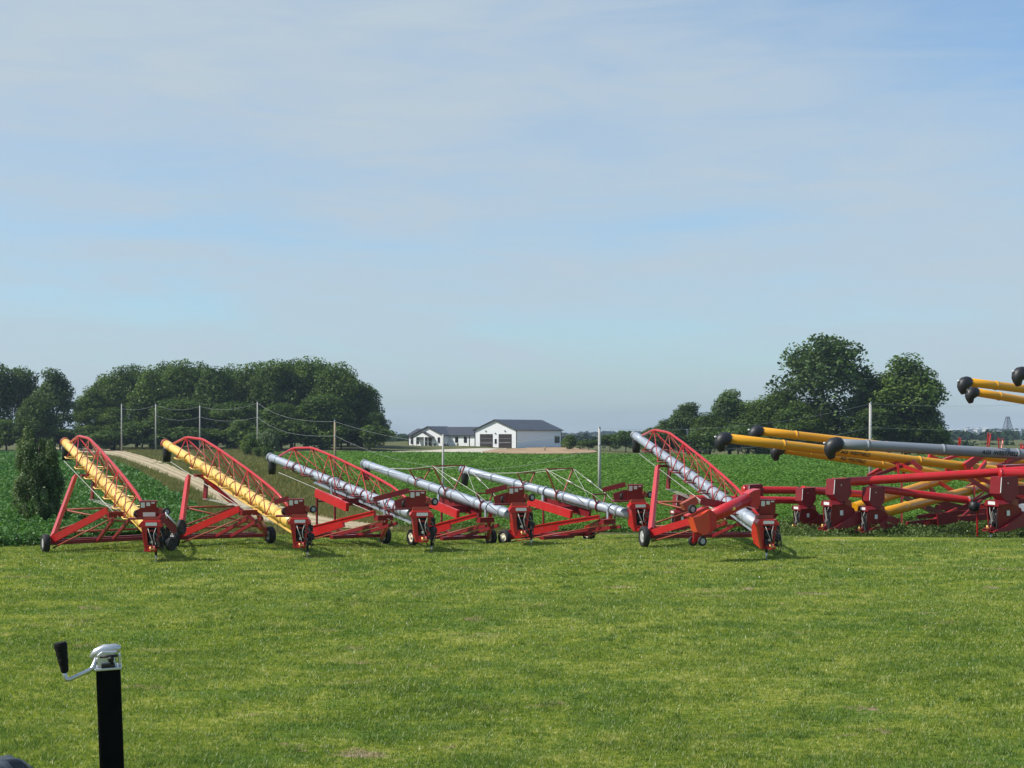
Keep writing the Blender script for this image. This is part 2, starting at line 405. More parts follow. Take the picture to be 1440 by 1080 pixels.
# ------------------------------------------------------------------ leaf clouds (numpy)
def unit(n):
    a = RNG.normal(size=(n, 3)); return a / np.linalg.norm(a, axis=1)[:, None]
def leaf_quads(C, size, nrm=None, aspect=.6):
    """one rhombic leaf per centre; nrm biases the facing"""
    n = len(C); d = unit(n)
    if nrm is not None:
        d = d * .75 + nrm; d /= np.linalg.norm(d, axis=1)[:, None]
    a = np.cross(d, unit(n)); a /= np.linalg.norm(a, axis=1)[:, None]
    b = np.cross(d, a)
    s = (np.asarray(size) * (.6 + .8 * RNG.random(n)))[:, None]
    V = np.stack([C - a * s * .5, C + b * s * aspect * .5 + d * s * .08, C + a * s * .5, C - b * s * aspect * .5 + d * s * .08], 1)
    Fc = np.arange(n * 4).reshape(n, 4)
    return V.reshape(-1, 3), Fc
def crown_mesh(name, W, H, base, nclump, nleaf, size, mat, seed, taper=.3, lumps=.2):
    """crown of a tree W wide, H tall whose leaves start at base; a cloud of leaf clumps with gaps between"""
    global RNG
    RNG = np.random.default_rng(seed)
    Cs = []; Ns = []
    for i in range(nclump):
        u = unit(1)[0]; u[2] = abs(u[2]) if RNG.random() < .62 else u[2]
        rr = (.35 + .65 * RNG.random() ** .45)
        hz = (H - base) / 2; zc = base + hz * .92
        wz = 1 - taper * max(0, u[2] * rr)
        c = np.array([u[0] * rr * W / 2 * wz * .84, u[1] * rr * W / 2 * wz * .84, zc + u[2] * rr * hz * .86])
        rc = W * (.08 + .09 * RNG.random()) * (1 + lumps * RNG.normal())
        rc = max(rc, W * .06)
        k = int(nleaf * (rc / (W * .14)) ** 2)
        d = unit(k); r = rc * (.45 + .6 * RNG.random(k) ** .5)
        P = c + d * r[:, None] * np.array([1.05, 1.05, .8])
        Cs.append(P); Ns.append(d * .6 + np.array([0, 0, .45]))
    C = np.concatenate(Cs); Nn = np.concatenate(Ns)
    C = C[C[:, 2] > base * .45]; Nn = Nn[:len(C)]
    C[:, 2] *= H / np.percentile(C[:, 2], 99.7); C[:, :2] *= (W / 2) / np.percentile(np.hypot(C[:, 0], C[:, 1]), 98.5)
    V, Fc = leaf_quads(C, np.full(len(C), size), Nn, .75)
    o = np_mesh(name, V, Fc, mat); me = o.data
    bpy.data.objects.remove(o)
    return me
def trunk_mesh(name, H, r, spread, seed, nl=9):
    rd = random.Random(seed); b = MB()
    top = H * .8
    pts = [Vector((rd.uniform(-.04, .04) * H * i / 5, rd.uniform(-.04, .04) * H * i / 5, top * i / 5 - (.3 if i == 0 else 0))) for i in range(6)]
    b.pipe(pts, [r * (1.25 if i == 0 else 1 - .8 * i / 5) for i in range(6)], 9)
    for k in range(nl):
        i = rd.choice((1, 2, 2, 3, 3, 4)); p = pts[i]; a = rd.uniform(0, 6.28); L = spread * rd.uniform(.5, .95)
        q = p + Vector((math.cos(a) * L * .5, math.sin(a) * L * .5, L * .5)); e = p + Vector((math.cos(a) * L, math.sin(a) * L, L * rd.uniform(.8, 1.2)))
        if e.z > H * .92: e.z = H * .92
        b.pipe([p, q, e], [r * .45 * (1 - .1 * i), r * .3, r * .08], 6)
    o = b.build(name, BARK); me = o.data; bpy.data.objects.remove(o); return me
# six tree shapes, 20 m tall x 13 m wide at scale 1
TREEV = []
for i, (w, base, tp, m, nc, nl) in enumerate(((13, .8, .2, LEAF_A, 150, 95), (12, .6, .3, LEAF_B, 140, 95), (14, .9, .12, LEAF_B, 160, 90), (11, .5, .42, LEAF_C, 130, 90), (13.5, 1.2, .15, LEAF_C, 150, 72), (12.5, .6, .25, LEAF_A, 145, 100))):
    TREEV.append((crown_mesh('crown', w, 20, base, nc, int(nl * 1.3), .5, m, 100 + i, tp), trunk_mesh('trunk', 20, .42, w * .42, 50 + i), w))
BUSHV = []
for i, m in enumerate((LEAF_S, LEAF_B, LEAF_A)):
    BUSHV.append((crown_mesh('foliage', 6, 5, .2, 40, 110, .34, m, 300 + i, .2), trunk_mesh('stem', 4, .12, 1.8, 80 + i), 6))
def plant(name, px, ytop, wpx, D, var, label, cat, group, bush=False, sink=0., rot=None):
    cm, tm, w0 = (BUSHV if bush else TREEV)[var]
    x = ax(px, D); z = g(x, D) - sink
    top = CZ - (ytop - YH) / F * D
    H = top - z; W = wpx * (1 if bush else 1.1) / F * D
    e = empty(name, (x, D, z), random.uniform(0, 6.28) if rot is None else rot, label, cat, group)
    h0 = 5 if bush else 20
    e.scale = (W / w0, W / w0, H / h0)
    for nm, me in (('foliage' if bush else 'crown', cm), ('stem' if bush else 'trunk', tm)):
        o = bpy.data.objects.new(nm, me); COL.objects.link(o); o.parent = e
    return e

GL = 'trees of the left wood beyond the gravel road'
left_trees = [
 (-12, 512, 66, 330, 0, 'dark broadleaf tree cut off by the left picture edge'),
 (28, 518, 62, 335, 4, 'dark tree behind the left soybean field, second from the left picture edge'),
 (76, 520, 58, 325, 3, 'dark round-topped tree just left of the notch of sky in the left wood'),
 (52, 560, 60, 312, 5, 'low dark tree filling in below the leftmost trees, above the columnar shrub'),
 (128, 546, 52, 345, 1, 'short light green tree just right of the sky notch in the left wood'),
 (170, 517, 66, 350, 2, 'tall green tree behind the leftmost utility pole'),
 (213, 518, 62, 340, 1, 'green tree behind the second utility pole from the left'),
 (254, 508, 70, 352, 2, 'tallest green tree on the left half of the wood, left of the third pole'),
 (303, 519, 64, 344, 5, 'tree in the dip of the wood top, right of the third pole'),
 (348, 513, 66, 352, 2, 'round tree behind the utility pole that stands by the road shrubs'),
 (390, 509, 72, 345, 0, 'dense dark tree right of the pole by the road shrubs'),
 (432, 506, 76, 350, 1, 'tallest broad tree of the left wood, above the silver trussed auger'),
 (474, 512, 72, 342, 2, 'broad tree above the brown utility pole'),
 (508, 540, 58, 346, 5, 'sloping tree at the right shoulder of the left wood'),
 (527, 580, 38, 340, 0, 'lowest tree at the right end of the left wood, nearest the white house'),
 (452, 556, 80, 326, 0, 'dark lower tree in the shadowed front of the left wood beside the brown pole'),
 (330, 566, 84, 328, 0, 'dark lower tree in front of the left wood behind the wires'),
 (250, 562, 80, 326, 5, 'lower green tree in front of the left wood between the second and third poles'),
 (160, 575, 60, 328, 1, 'low bright tree in front of the left wood by the leftmost pole'),
 (395, 568, 60, 322, 5, 'dark lower tree in front of the left wood behind the road shrubs')]
for k, (px, yt, D) in enumerate(((146, 530, 358), (192, 515, 360), (235, 512, 362), (279, 513, 360), (325, 516, 362), (368, 511, 360), (410, 508, 362), (452, 508, 360), (490, 522, 356))):
    left_trees.append((px, yt, 58, D, (1, 2, 5, 0)[k % 4], ('crown just showing in the left wood behind the leftmost pole', 'crown closing the wood top left of the second pole', 'crown closing the wood top right of the second pole', 'crown filling the wood top just left of the third pole', 'crown rising in the wood midway between third and fourth poles', 'crown in the wood right behind the pole by the road shrubs', 'crown filling the wood top above the second yellow auger head', 'crown in the wood just left of the brown pole', 'crown in the wood just right of the brown pole')[k]))
for a in left_trees:
    plant('broadleaf_tree', *a[:5], a[5], 'tree', GL)
for k in range(16):
    px = -20 + k * 36 + random.uniform(-8, 8)
    if px > 536: continue
    plant('shrub', px, 596 + random.uniform(-6, 10), 70, 318 + random.uniform(-5, 6), (2, 1, 2)[k % 3], 'dark undergrowth bush at the foot of the left wood', 'shrub', 'undergrowth at the foot of the left wood', bush=True)
GR = 'trees of the right hedgerow beyond the soybean field'
right_trees = [
 (1160, 474, 128, 305, 4, 'biggest tree of the right hedgerow, airy grey-green crown'),
 (1276, 502, 104, 300, 1, 'second biggest tree on the right, dense crown beside the white pole'),
 (1222, 528, 70, 312, 3, 'tree wedged between the two biggest trees on the right'),
 (1082, 556, 74, 306, 2, 'rounded mid-height tree left of the biggest right-hand tree'),
 (1026, 549, 58, 312, 3, 'pointed mid-height tree above the red truss of the nearest silver auger'),
 (968, 567, 54, 315, 3, 'pointed small tree near the left end of the right hedgerow'),
 (940, 590, 44, 318, 5, 'low rounded tree at the left end of the right hedgerow behind the silver spout'),
 (998, 580, 56, 308, 2, 'low tree in the dip between the two pointed hedgerow trees'),
 (1122, 566, 66, 298, 1, 'low tree in front of the left side of the biggest tree'),
 (1230, 575, 80, 296, 0, 'dark low tree below the second biggest right-hand tree, behind the white pole'),
 (1300, 570, 56, 296, 5, 'dark low tree at the right end of the right hedgerow')]
right_trees += [(1052, 566, 58, 309, 1, 'low tree between the pointed tree and the rounded mid-height tree on the right'),
 (1104, 548, 56, 310, 5, 'tree stepping up beside the left edge of the biggest tree'),
 (1150, 560, 80, 308, 2, 'broad low tree in front of the trunk of the biggest tree'),
 (918, 602, 40, 322, 1, 'lowest tree at the far left tip of the right hedgerow'),
 (1250, 548, 66, 306, 5, 'leafy tree in the saddle between the two biggest right-hand trees')]
for k in range(11):
    plant('shrub', 925 + k * 39 + random.uniform(-8, 8), 604 + random.uniform(-6, 8), 62, 301 + random.uniform(-3, 3), (2, 1, 2)[k % 3], 'low bush closing the foot of the right hedgerow', 'shrub', 'bushes at the foot of the right hedgerow', bush=True)
for a in right_trees:
    plant('broadleaf_tree', *a[:5], a[5], 'tree', GR)
for px, yt, w, D, v, lb in ((800, 612, 28, 352, 1, 'lone rounded bush right of the white garage'),
  (828, 618, 34, 350, 2, 'low dark bush left of the slim pale pole beyond the field'),
  (858, 611, 34, 346, 2, 'dark bush just right of the slim pale pole beyond the field'),
  (880, 606, 40, 340, 2, 'taller dark bush left of the raised silver spout'),
  (908, 606, 38, 336, 1, 'green bush partly hidden by the raised silver spout'),
  (352, 612, 36, 262, 1, 'bright green shrub on the verge left of the road-side pole'),
  (380, 604, 34, 258, 0, 'pale feathery shrub right of the road-side pole'),
  (370, 628, 30, 235, 2, 'dark low shrub under the spout of the trussed silver auger'),
  (1075, 622, 40, 300, 1, 'small bush at the field edge below the nearest yellow spout')):
    plant('shrub', px, yt, w, D, v, lb, 'shrub', 'bushes along the field edges', bush=True)

# columnar shrub in the left soybean field
def columnar():
    global RNG
    RNG = np.random.default_rng(77)
    D = 66.0; x = ax(54, D); z = g(x, D)
    e = empty('columnar_tree', (x, D, z), 0, 'dense grey-green columnar young tree standing in the left soybean field', 'tree')
    Cs = []; Ns = []
    for i in range(150):
        h = RNG.random() ** .8
        rmax = 1.12 * (1 - .20 * h ** 2) * (.62 + .38 * min(1, h * 5 + .3))
        a = RNG.random() * 6.283; r = rmax * (.3 + .7 * RNG.random() ** .5)
        c = np.array([math.cos(a) * r, math.sin(a) * r, .15 + h * (3.75 - .45 * (math.cos(a) > .2))]); k = 130
        d = unit(k); P = c + d * (.26 * RNG.random(k) ** .5)[:, None] * np.array([.8, .8, 1.7])
        Cs.append(P); Ns.append(d * .5 + np.array([math.cos(a) * .3, math.sin(a) * .3, .3]))
    for a, hh in ((2.4, 4.35), (2.9, 4.5), (3.6, 4.3), (.4, 3.9), (5.9, 3.8), (1.4, 3.9)):
        for j in range(4):
            c = np.array([math.cos(a) * .6, math.sin(a) * .6, hh - .28 * j]); k = 80
            d = unit(k); Cs.append(c + d * (.2 * RNG.random(k) ** .5)[:, None] * np.array([.7, .7, 1.5])); Ns.append(d)
    C = np.concatenate(Cs); V, Fc = leaf_quads(C, np.full(len(C), .105), np.concatenate(Ns), .6)
    np_mesh('crown', V, Fc, LEAF_S, e)
    b = MB(); rd = random.Random(3)
    b.pipe([(0, 0, -.1), (.05, 0, 1.5), (0, .05, 3.8)], [.09, .06, .02], 8)
    for k in range(14):
        a = rd.uniform(0, 6.28); h = rd.uniform(.3, 2.6)
        b.pipe([(0, 0, h), (math.cos(a) * .4, math.sin(a) * .4, h + .6), (math.cos(a) * .6, math.sin(a) * .6, h + 1.5)], [.03, .02, .008], 5)
    b.build('trunk', BARK, e)
columnar()

# ------------------------------------------------------------------ crops, grass
def inside_poly(X, Y, P):
    P = np.asarray(P); c = np.zeros(len(X), bool); n = len(P)
    for i in range(n):
        x0, y0 = P[i]; x1, y1 = P[(i + 1) % n]
        k = ((y0 > Y) != (y1 > Y)) & (X < (x1 - x0) * (Y - y0) / (y1 - y0 + 1e-12) + x0)
        c ^= k
    return c
def crop(name, poly, bands, rowdir, mat, label, hmax=.62):
    global RNG
    RNG = np.random.default_rng(hash(name) % 1000 if False else len(name) * 31 + 5)
    rd = np.array([math.cos(rowdir), math.sin(rowdir)]); rn = np.array([-rd[1], rd[0]])
    Vs = []; Fs = []; off = 0
    P = np.asarray(poly)
    for (y0, y1, dens, size) in bands:
        xa, xb = P[:, 0].min(), P[:, 0].max()
        lim = .43 * y1 + 6
        xa, xb = max(xa, -lim), min(xb, lim)
        n = int((xb - xa) * (y1 - y0) * dens)
        X = RNG.uniform(xa, xb, n); Y = RNG.uniform(y0, y1, n)
        k = inside_poly(X, Y, P) & (np.abs(X) < .41 * Y + 5)
        X = X[k]; Y = Y[k]
        s = (X * rn[0] + Y * rn[1]) / .76; ph = s - np.floor(s)       # position across the row
        row = 1 - np.abs(ph - .5) * 2
        keep = RNG.random(len(X)) < (.38 + .62 * row)
        X = X[keep]; Y = Y[keep]; row = row[keep]
        pn = .5 + .5 * np.sin(X * .21 + 1.7 * np.sin(Y * .09)) * np.sin(Y * .13 + X * .04)
        h = hmax * ((.55 + .45 * row) if hmax > .55 else (.35 + .65 * row)) * (.86 + .22 * pn) * (.62 + .4 * RNG.random(len(X)) ** .6)
        C = np.stack([X, Y, G(X, Y) + h], 1)
        V, Fc = leaf_quads(C, np.full(len(C), size), np.tile(np.array([0, 0, .8 if hmax > .55 else 1.1]), (len(C), 1)), .8)
        Vs.append(V); Fs.append(Fc + off); off += len(V)
    # leaves down the open edge nearest the lawn
    for i in range(len(P)):
        a, b = P[i], P[(i + 1) % len(P)]
        if min(a[1], b[1]) > 76 or abs(b[0] - a[0]) < .5 * abs(b[1] - a[1]): continue
        n = int(np.hypot(*(b - a)) * 260); t = RNG.random(n)
        XY = a + (b - a) * t[:, None] + RNG.normal(size=(n, 2)) * np.array([.1, .28]) + np.array([0, .25])
        hh = hmax * (.05 + .95 * RNG.random(n)) * (.75 + .25 * np.sin(XY[:, 0] * 2.1))
        V, Fc = leaf_quads(np.stack([XY[:, 0], XY[:, 1], G(XY[:, 0], XY[:, 1]) + hh], 1), np.full(n, .13), np.tile(np.array([0, -.4, .6]), (n, 1)), .8)
        Vs.append(V); Fs.append(Fc + off); off += len(V)
    # the closed lower canopy between the leaves
    dirs = []
    for y0, y1, st in ((P[:, 1].min(), 110, .9), (110, P[:, 1].max(), 3.0)):
        xs_ = np.arange(max(P[:, 0].min(), -.45 * y1 - 8), min(P[:, 0].max(), .45 * y1 + 8), st); yy_ = np.arange(y0, y1, st)
        XX, YY = np.meshgrid(xs_, yy_); c = inside_poly(XX.ravel() + st / 2, YY.ravel() + st / 2, P)
        for dx, dy in ((-.3, -.3), (1.3, -.3), (1.3, 1.3), (-.3, 1.3)): c &= inside_poly(XX.ravel() + st * dx, YY.ravel() + st * dy, P)
        x0 = XX.ravel()[c]; y0_ = YY.ravel()[c]
        q = np.stack([np.stack([x0 + dx, y0_ + dy, G(x0 + dx, y0_ + dy) + hmax * (.42 if hmax > .55 else .26)], 1) for dx, dy in ((0, 0), (st, 0), (st, st), (0, st))], 1).reshape(-1, 3)
        Vs.append(q); Fs.append(np.arange(len(q)).reshape(-1, 4) + off); off += len(q)
    o = np_mesh(name, np.concatenate(Vs), np.concatenate(Fs), mat)
    return tag(o, label, 'crop', kind='stuff')
LB = [gp(-60, 770), gp(0, 768.5), gp(60, 767), gp(150, 762), gp(262, 752)]
LEFT_POLY = LB + [gp(300, 742), gp(275, 720), gp(235, 696), gp(200, 672), gp(168, 655), gp(140, 645), gp(100, 638), gp(-300, 636), (-40, 57)]
LEFT_POLY = [tuple(p) for p in LEFT_POLY]
crop('soybean_crop', LEFT_POLY, ((53, 80, 140, .14), (80, 120, 60, .19), (120, 200, 22, .30), (200, 360, 9, .45)), R(112), SOY, 'dark green leafy soybean crop left of the gravel road')
RIGHT_POLY = [gp(560, 741), gp(520, 715), gp(470, 686), gp(425, 664), gp(392, 650), gp(378, 639.5), (ax(500, 300), 300), (ax(612, 298), 298), (ax(690, 300), 300), (ax(790, 304), 304), (ax(850, 308), 308), (ax(1000, 296), 296), (ax(1440, 288), 288), (ax(1700, 288), 288), (60, 72), (40, 69.5), (10, 69.5), (-2, 69.5)]
crop('soybean_crop', RIGHT_POLY, ((66, 90, 90, .13), (90, 130, 48, .17), (130, 200, 20, .26), (200, 312, 9, .40)), R(148), SOYR, 'smooth green soybean field in rows below the white house', .5)

def blades(name, poly, bands, mat, label, cat):
    global RNG
    RNG = np.random.default_rng(len(name) * 7 + len(poly))
    Vs = []; Fs = []; off = 0; P = np.asarray(poly)
    for (y0, y1, dens, h, w) in bands:
        lim = .41 * y1 + 6; xa, xb = max(P[:, 0].min(), -lim), min(P[:, 0].max(), lim)
        n = int((xb - xa) * (y1 - y0) * dens)
        X = RNG.uniform(xa, xb, n); Y = RNG.uniform(y0, y1, n)
        k = inside_poly(X, Y, P) & (np.abs(X) < .385 * Y + 5)
        X = X[k]; Y = Y[k]
        pn = .5 + .5 * np.sin(X * 1.3 + 2 * np.sin(Y * .7)) * np.sin(Y * 1.1 + 1.5 * np.sin(X * .6))
        pf = .5 + .5 * np.sin(X * 13 + 3 * np.sin(Y * 5.1 + X)) * np.sin(Y * 11 + 3 * np.sin(X * 6.3 - Y))
        keep = RNG.random(len(X)) < (.4 + .3 * pn) * (.35 + 1.1 * pf)
        pn = .5 * pn + .6 * pf
        X = X[keep]; Y = Y[keep]; pn = pn[keep]
        n = len(X)
        a = RNG.random(n) * 6.283; hh = h * (.45 + .9 * RNG.random(n)) * (.7 + .5 * pn); ln = hh * (.25 + .9 * RNG.random(n))
        b = RNG.random(n) * 6.283; wv = w * (.6 + .8 * RNG.random(n))
        Z = G(X, Y)
        V = np.empty((n, 3, 3), np.float32)
        V[:, 0] = np.stack([X - np.cos(b) * wv, Y - np.sin(b) * wv, Z - .005], 1)
        V[:, 1] = np.stack([X + np.cos(b) * wv, Y + np.sin(b) * wv, Z - .005], 1)
        V[:, 2] = np.stack([X + np.cos(a) * ln, Y + np.sin(a) * ln, Z + hh], 1)
        Vs.append(V.reshape(-1, 3)); Fs.append(np.arange(n * 3).reshape(n, 3) + off); off += n * 3
    o = np_mesh(name, np.concatenate(Vs), np.concatenate(Fs), mat)
    return tag(o, label, cat, kind='stuff')
edgeR = [gp(1120, 762), gp(1180, 760), gp(1300, 760), gp(1440, 757), gp(1600, 756)]
LAWN_POLY = [(-40, 14), (40, 14), (40, 62)] + edgeR[::-1] + [(15, 67.5), (-2, 67.5)] + [gp(560, 746), gp(430, 752)] + LB[::-1] + [(-40, 54)]
blades('lawn_grass', LAWN_POLY, ((14, 22, 4000, .044, .0062), (22, 29, 2600, .047, .0075), (29, 40, 1250, .05, .0098), (40, 68, 500, .056, .0145)), BLADE, 'short mown grass of the lawn in front of the machines', 'grass')
def tufts():
    global RNG
    RNG = np.random.default_rng(91)
    n = 900; Y = 16 + 46 * RNG.random(n) ** 1.0; X = (RNG.random(n) * 2 - 1) * (.37 * Y + 2)
    k = inside_poly(X, Y, LAWN_POLY); X = X[k]; Y = Y[k]; Vs = []
    for x, y in zip(X, Y):
        m = 46; w = .10 + .16 * RNG.random(); hh = .05 + .07 * RNG.random()
        px = x + RNG.normal(size=m) * w * .6; py = y + RNG.normal(size=m) * w * .5; b = RNG.random(m) * 6.283; a = RNG.random(m) * 6.283
        z = G(px, py); h = hh * (.5 + .8 * RNG.random(m)); ln = h * (.2 + .8 * RNG.random(m)); wv = .0055 + .00012 * y
        V = np.stack([np.stack([px - np.cos(b) * wv, py - np.sin(b) * wv, z], 1), np.stack([px + np.cos(b) * wv, py + np.sin(b) * wv, z], 1), np.stack([px + np.cos(a) * ln, py + np.sin(a) * ln, z + h], 1)], 1)
        Vs.append(V.reshape(-1, 3))
    V = np.concatenate(Vs)
    tag(np_mesh('grass_tufts', V, np.arange(len(V)).reshape(-1, 3), TUFT), 'darker taller tufts scattered through the mown lawn', 'grass', kind='stuff')
    n = 1500; Y = 40 + 24 * RNG.random(n) ** .6; X = (RNG.random(n) * 2 - 1) * (.37 * Y + 1)
    q = .5 + .5 * np.sin(X * .6 + 2 * np.sin(Y * .4)) * np.sin(Y * .7 + X * .3)
    k = inside_poly(X, Y, LAWN_POLY) & (RNG.random(n) < q ** 2); X = X[k]; Y = Y[k]
    V, Fc = leaf_quads(np.stack([X, Y, G(X, Y) + .06 + .04 * RNG.random(len(X))], 1), np.full(len(X), .035), np.tile(np.array([0, -.6, .6]), (len(X), 1)), .9)
    tag(np_mesh('clover_flowers', V, Fc, FLOWER), 'tiny white clover heads in the grass near the machines', 'flowers', kind='stuff')
TUFT = foliage('tuft_blade', (.080, .150, .024), (.20, .28, .06), .35, .7, gloss=.02)
FLOWER = paint('clover_white', (.62, .62, .52), .8)
tufts()
VERGE = [gp(262, 752), gp(300, 742), gp(275, 720), gp(235, 696), gp(200, 672), gp(168, 655), gp(140, 645), gp(127, 637)] + ROAD_LO[2:12] + [gp(700, 741), gp(800, 741), gp(800, 746), gp(560, 749), gp(430, 753)]
VERGE2 = ROAD_UP[1:12] + [gp(556, 741), gp(520, 715), gp(470, 686), gp(425, 664), gp(392, 650), gp(378, 639.5), gp(330, 631), gp(200, 628)]
vb = ((55, 90, 260, .30, .016), (90, 150, 90, .40, .028), (150, 360, 20, .45, .06))
blades('verge_grass', VERGE, vb, ROUGHG, 'rough dry grass on the near bank of the gravel road', 'grass')
blades('verge_grass', VERGE2, vb, ROUGHG, 'rough grass in the ditch between gravel road and right-hand field', 'grass')
WPOLY = edgeR + [(34, 70), (12, 70), (11, 65.5)]
def weeds():
    global RNG
    RNG = np.random.default_rng(5)
    P = np.asarray(WPOLY); n = 60000
    X = RNG.uniform(10, 34, n); Y = RNG.uniform(60, 71, n); k = inside_poly(X, Y, P); X = X[k]; Y = Y[k]
    pn = .5 + .5 * np.sin(X * 1.1 + 2 * np.sin(Y * .9)) * np.sin(Y * 1.3 + np.sin(X * 2.1))
    e0 = 62.4 + .7 * np.sin(X * 1.3) + .5 * np.sin(X * 3.7 + 1) + .35 * np.sin(X * 9.1)
    k = Y > e0 - .5; X = X[k]; Y = Y[k]; pn = pn[k]; dmp = np.clip((Y - e0[k]) / 2.0, .18, 1)
    h = (.15 + .55 * RNG.random(len(X)) ** 1.3) * (.5 + .7 * pn) * dmp
    C = np.stack([X, Y, G(X, Y) + h], 1)
    V, Fc = leaf_quads(C, np.full(len(C), .12), np.tile(np.array([0, 0, .5]), (len(C), 1)), .55)
    tag(np_mesh('weeds', V, Fc, WEED), 'knee-high weeds and clover around the red intake heads on the right', 'weeds', kind='stuff')
weeds()

# ------------------------------------------------------------------ machine parts
def wheel(parent, pos, rad, wid, axis=(1, 0, 0), rim=GRIM, name='wheel'):
    p = Vector(pos); h = wid / 2
    t = MB().lathe([(-h * .75, rad * .56), (-h, rad * .66), (-h, rad * .86), (-h * .8, rad * .96), (-h * .35, rad), (h * .35, rad), (h * .8, rad * .96), (h, rad * .86), (h, rad * .66), (h * .75, rad * .56)], p, axis, 28).build(name, RUBBER, parent)
    MB().lathe([(-h * .72, .001), (-h * .72, rad * .16), (-h * .5, rad * .2), (-h * .45, rad * .45), (-h * .78, rad * .57), (h * .78, rad * .57), (h * .45, rad * .45), (h * .5, rad * .2), (h * .72, rad * .16), (h * .72, .001)], p, axis, 20).build('rim', rim, t)
    return t
def head(root, s, lid='rect', jack_x=.36, yaw=0., side=1, stick=True, seed=0, lidmat=DRED, body=RED, ldx=0.):
    """intake head of an auger: front at y=0 facing -y, origin on the ground"""
    rd = random.Random(seed); before = set(root.children)
    def P(*a): return Vector(a) * s
    hs = MB()
    prof = [(.0, .42), (.06, 1.30), (.55, 1.42), (1.05, 1.22), (1.22, .80), (1.0, .52), (.3, .38)]
    for sx in (-1, 1):          # side panels, closer together at the bottom
        vs = []
        for off in (0, .03):
            for (yy, zz) in prof:
                xx = .22 + (.37 - .22) * (zz - .38) / 1.0
                vs.append(P(sx * (xx - off), yy, zz))
        n = len(prof)
        fs = [tuple(range(n)), tuple(range(2 * n - 1, n - 1, -1))] + [(i, n + i, n + (i + 1) % n, (i + 1) % n) for i in range(n)]
        hs._add(vs, fs)
    hs.box(P(0, .06, .41), P(.5, .18, .06))
    hs.box(P(0, 1.0, .78), P(.56, .05, .5))
    hs.box(P(-.27, .02, .86), P(.05, .03, .8), Matrix.Rotation(R(-8.5), 3, 'Y'))
    hs.box(P(.27, .02, .86), P(.05, .03, .8), Matrix.Rotation(R(8.5), 3, 'Y'))
    if lid == 'rect':
        hs.prism([(-.36, 1.3), (-.16, 1.3), (-.12, .5), (-.24, .45)], P(0, .07, 0), P(1, 0, 0), P(0, 0, 1), P(0, .03, 0)).prism([(.24, 1.3), (.36, 1.3), (.24, .45), (.17, .5)], P(0, .07, 0), P(1, 0, 0), P(0, 0, 1), P(0, .03, 0)).prism([(-.2, .62), (.2, .62), (.18, .42), (-.18, .42)], P(0, .075, 0), P(1, 0, 0), P(0, 0, 1), P(0, .03, 0))
    H = hs.build('intake_housing', body, root)
    MB().prism([(-.42, 1.30), (.42, 1.30), (.45, 1.38), (.34, 1.52), (-.34, 1.52), (-.45, 1.38)], P(0, -.03, 0), P(1, 0, 0), P(0, 0, 1), P(0, .55, .03)).build('hood', body, H)
    MB().box(P(.02, -.036, 1.42), P(.42, .006, .12)).build('decal', WHITE, H)
    mb = MB().box(P(0, .5, .86), P(.44, .05, .85)); mb.build('back_plate', BLACK, H)
    m = MB(); m.lathe([(-.16, .001), (-.16, .10), (-.12, .15), (.08, .15), (.12, .10), (.12, .001)], P(.03, .2, .92), (0, -1, 0), 18)
    if s != 1: m.v = [tuple((Vector(v) - P(.03, .2, .92)) * s + P(.03, .2, .92)) for v in m.v]
    m.box(P(.03, .3, .9), P(.26, .2, .62)); m.box(P(-.12, .2, .62), P(.14, .18, .2))
    m.pipe([P(.17, .12, .7), P(.2, .1, .95), P(.12, .05, 1.2)], .022 * s, 6)
    M_ = m.build('motor', BLACK, root)
    MB().tube(P(.04, .06, .74), P(.04, -.06, .74), .05 * s, 10).build('shaft_end', CHROME, M_)
    if lid == 'rect':
        t = R(8)
        l = MB().box(P(ldx - .13, .33, 1.96), P(.62, .04, .64), Matrix.Rotation(t, 3, 'X')).box(P(ldx - .13, .36, 2.27), P(.64, .12, .035), Matrix.Rotation(t, 3, 'X')).build('lid', lidmat, root)
        MB().box(P(ldx - .33, .285, 2.13), P(.15, .006, .2), Matrix.Rotation(t, 3, 'X')).build('sticker', WHITE, l)
        MB().box(P(ldx - .13, .28, 2.16), P(.14, .006, .14), Matrix.Rotation(t, 3, 'X')).build('sticker', WHITE, l)
        MB().box(P(ldx + .05, .275, 2.21), P(.13, .006, .05), Matrix.Rotation(t, 3, 'X')).build('sticker', WHITE, l)
        if stick: MB().box(P(ldx - .10, .322, 1.77), P(.46, .006, .16), Matrix.Rotation(t, 3, 'X')).build('sticker', WHITE, l)
        MB().prism([(-.34, 1.50), (.34, 1.50), (.26, 1.68), (-.3, 1.68)], P(0, .25, 0), P(1, 0, 0), P(0, 0, 1), P(0, .4, 0)).build('neck', RUST, root)
    else:                       # hexagonal boot plate seen from the side, facing the camera (local -x or +x)
        sx = side
        poly = [(.05, 1.78), (.10, 2.42), (.86, 2.46), (.9, 1.84), (.68, 1.5), (.34, 1.5)]
        l = MB().prism(poly, P(sx * .40, 0, 0), P(0, 1, 0), P(0, 0, 1), P(-sx * .62, 0, 0)).build('boot', lidmat, root)
        MB().box(P(sx * .405, .42, 2.18), P(.012, .05, .05)).build('bolt', CHROME, l)
        MB().bar(P(sx * .41, .07, 1.82), P(sx * .41, .115, 2.40), .012 * s, .05 * s, (1, 0, 0)).build('edge_strip', WHITE, l)
        MB().box(P(sx * .375, .45, 1.05), P(.012, .14, .2)).build('sticker', WHITE, H)
        MB().prism([(.6, 1.28), (1.0, 1.26), (.95, 1.55), (.7, 1.6)], P(sx * .28, 0, 0), P(0, 1, 0), P(0, 0, 1), P(-sx * .5, 0, 0)).build('neck', RUST, root)
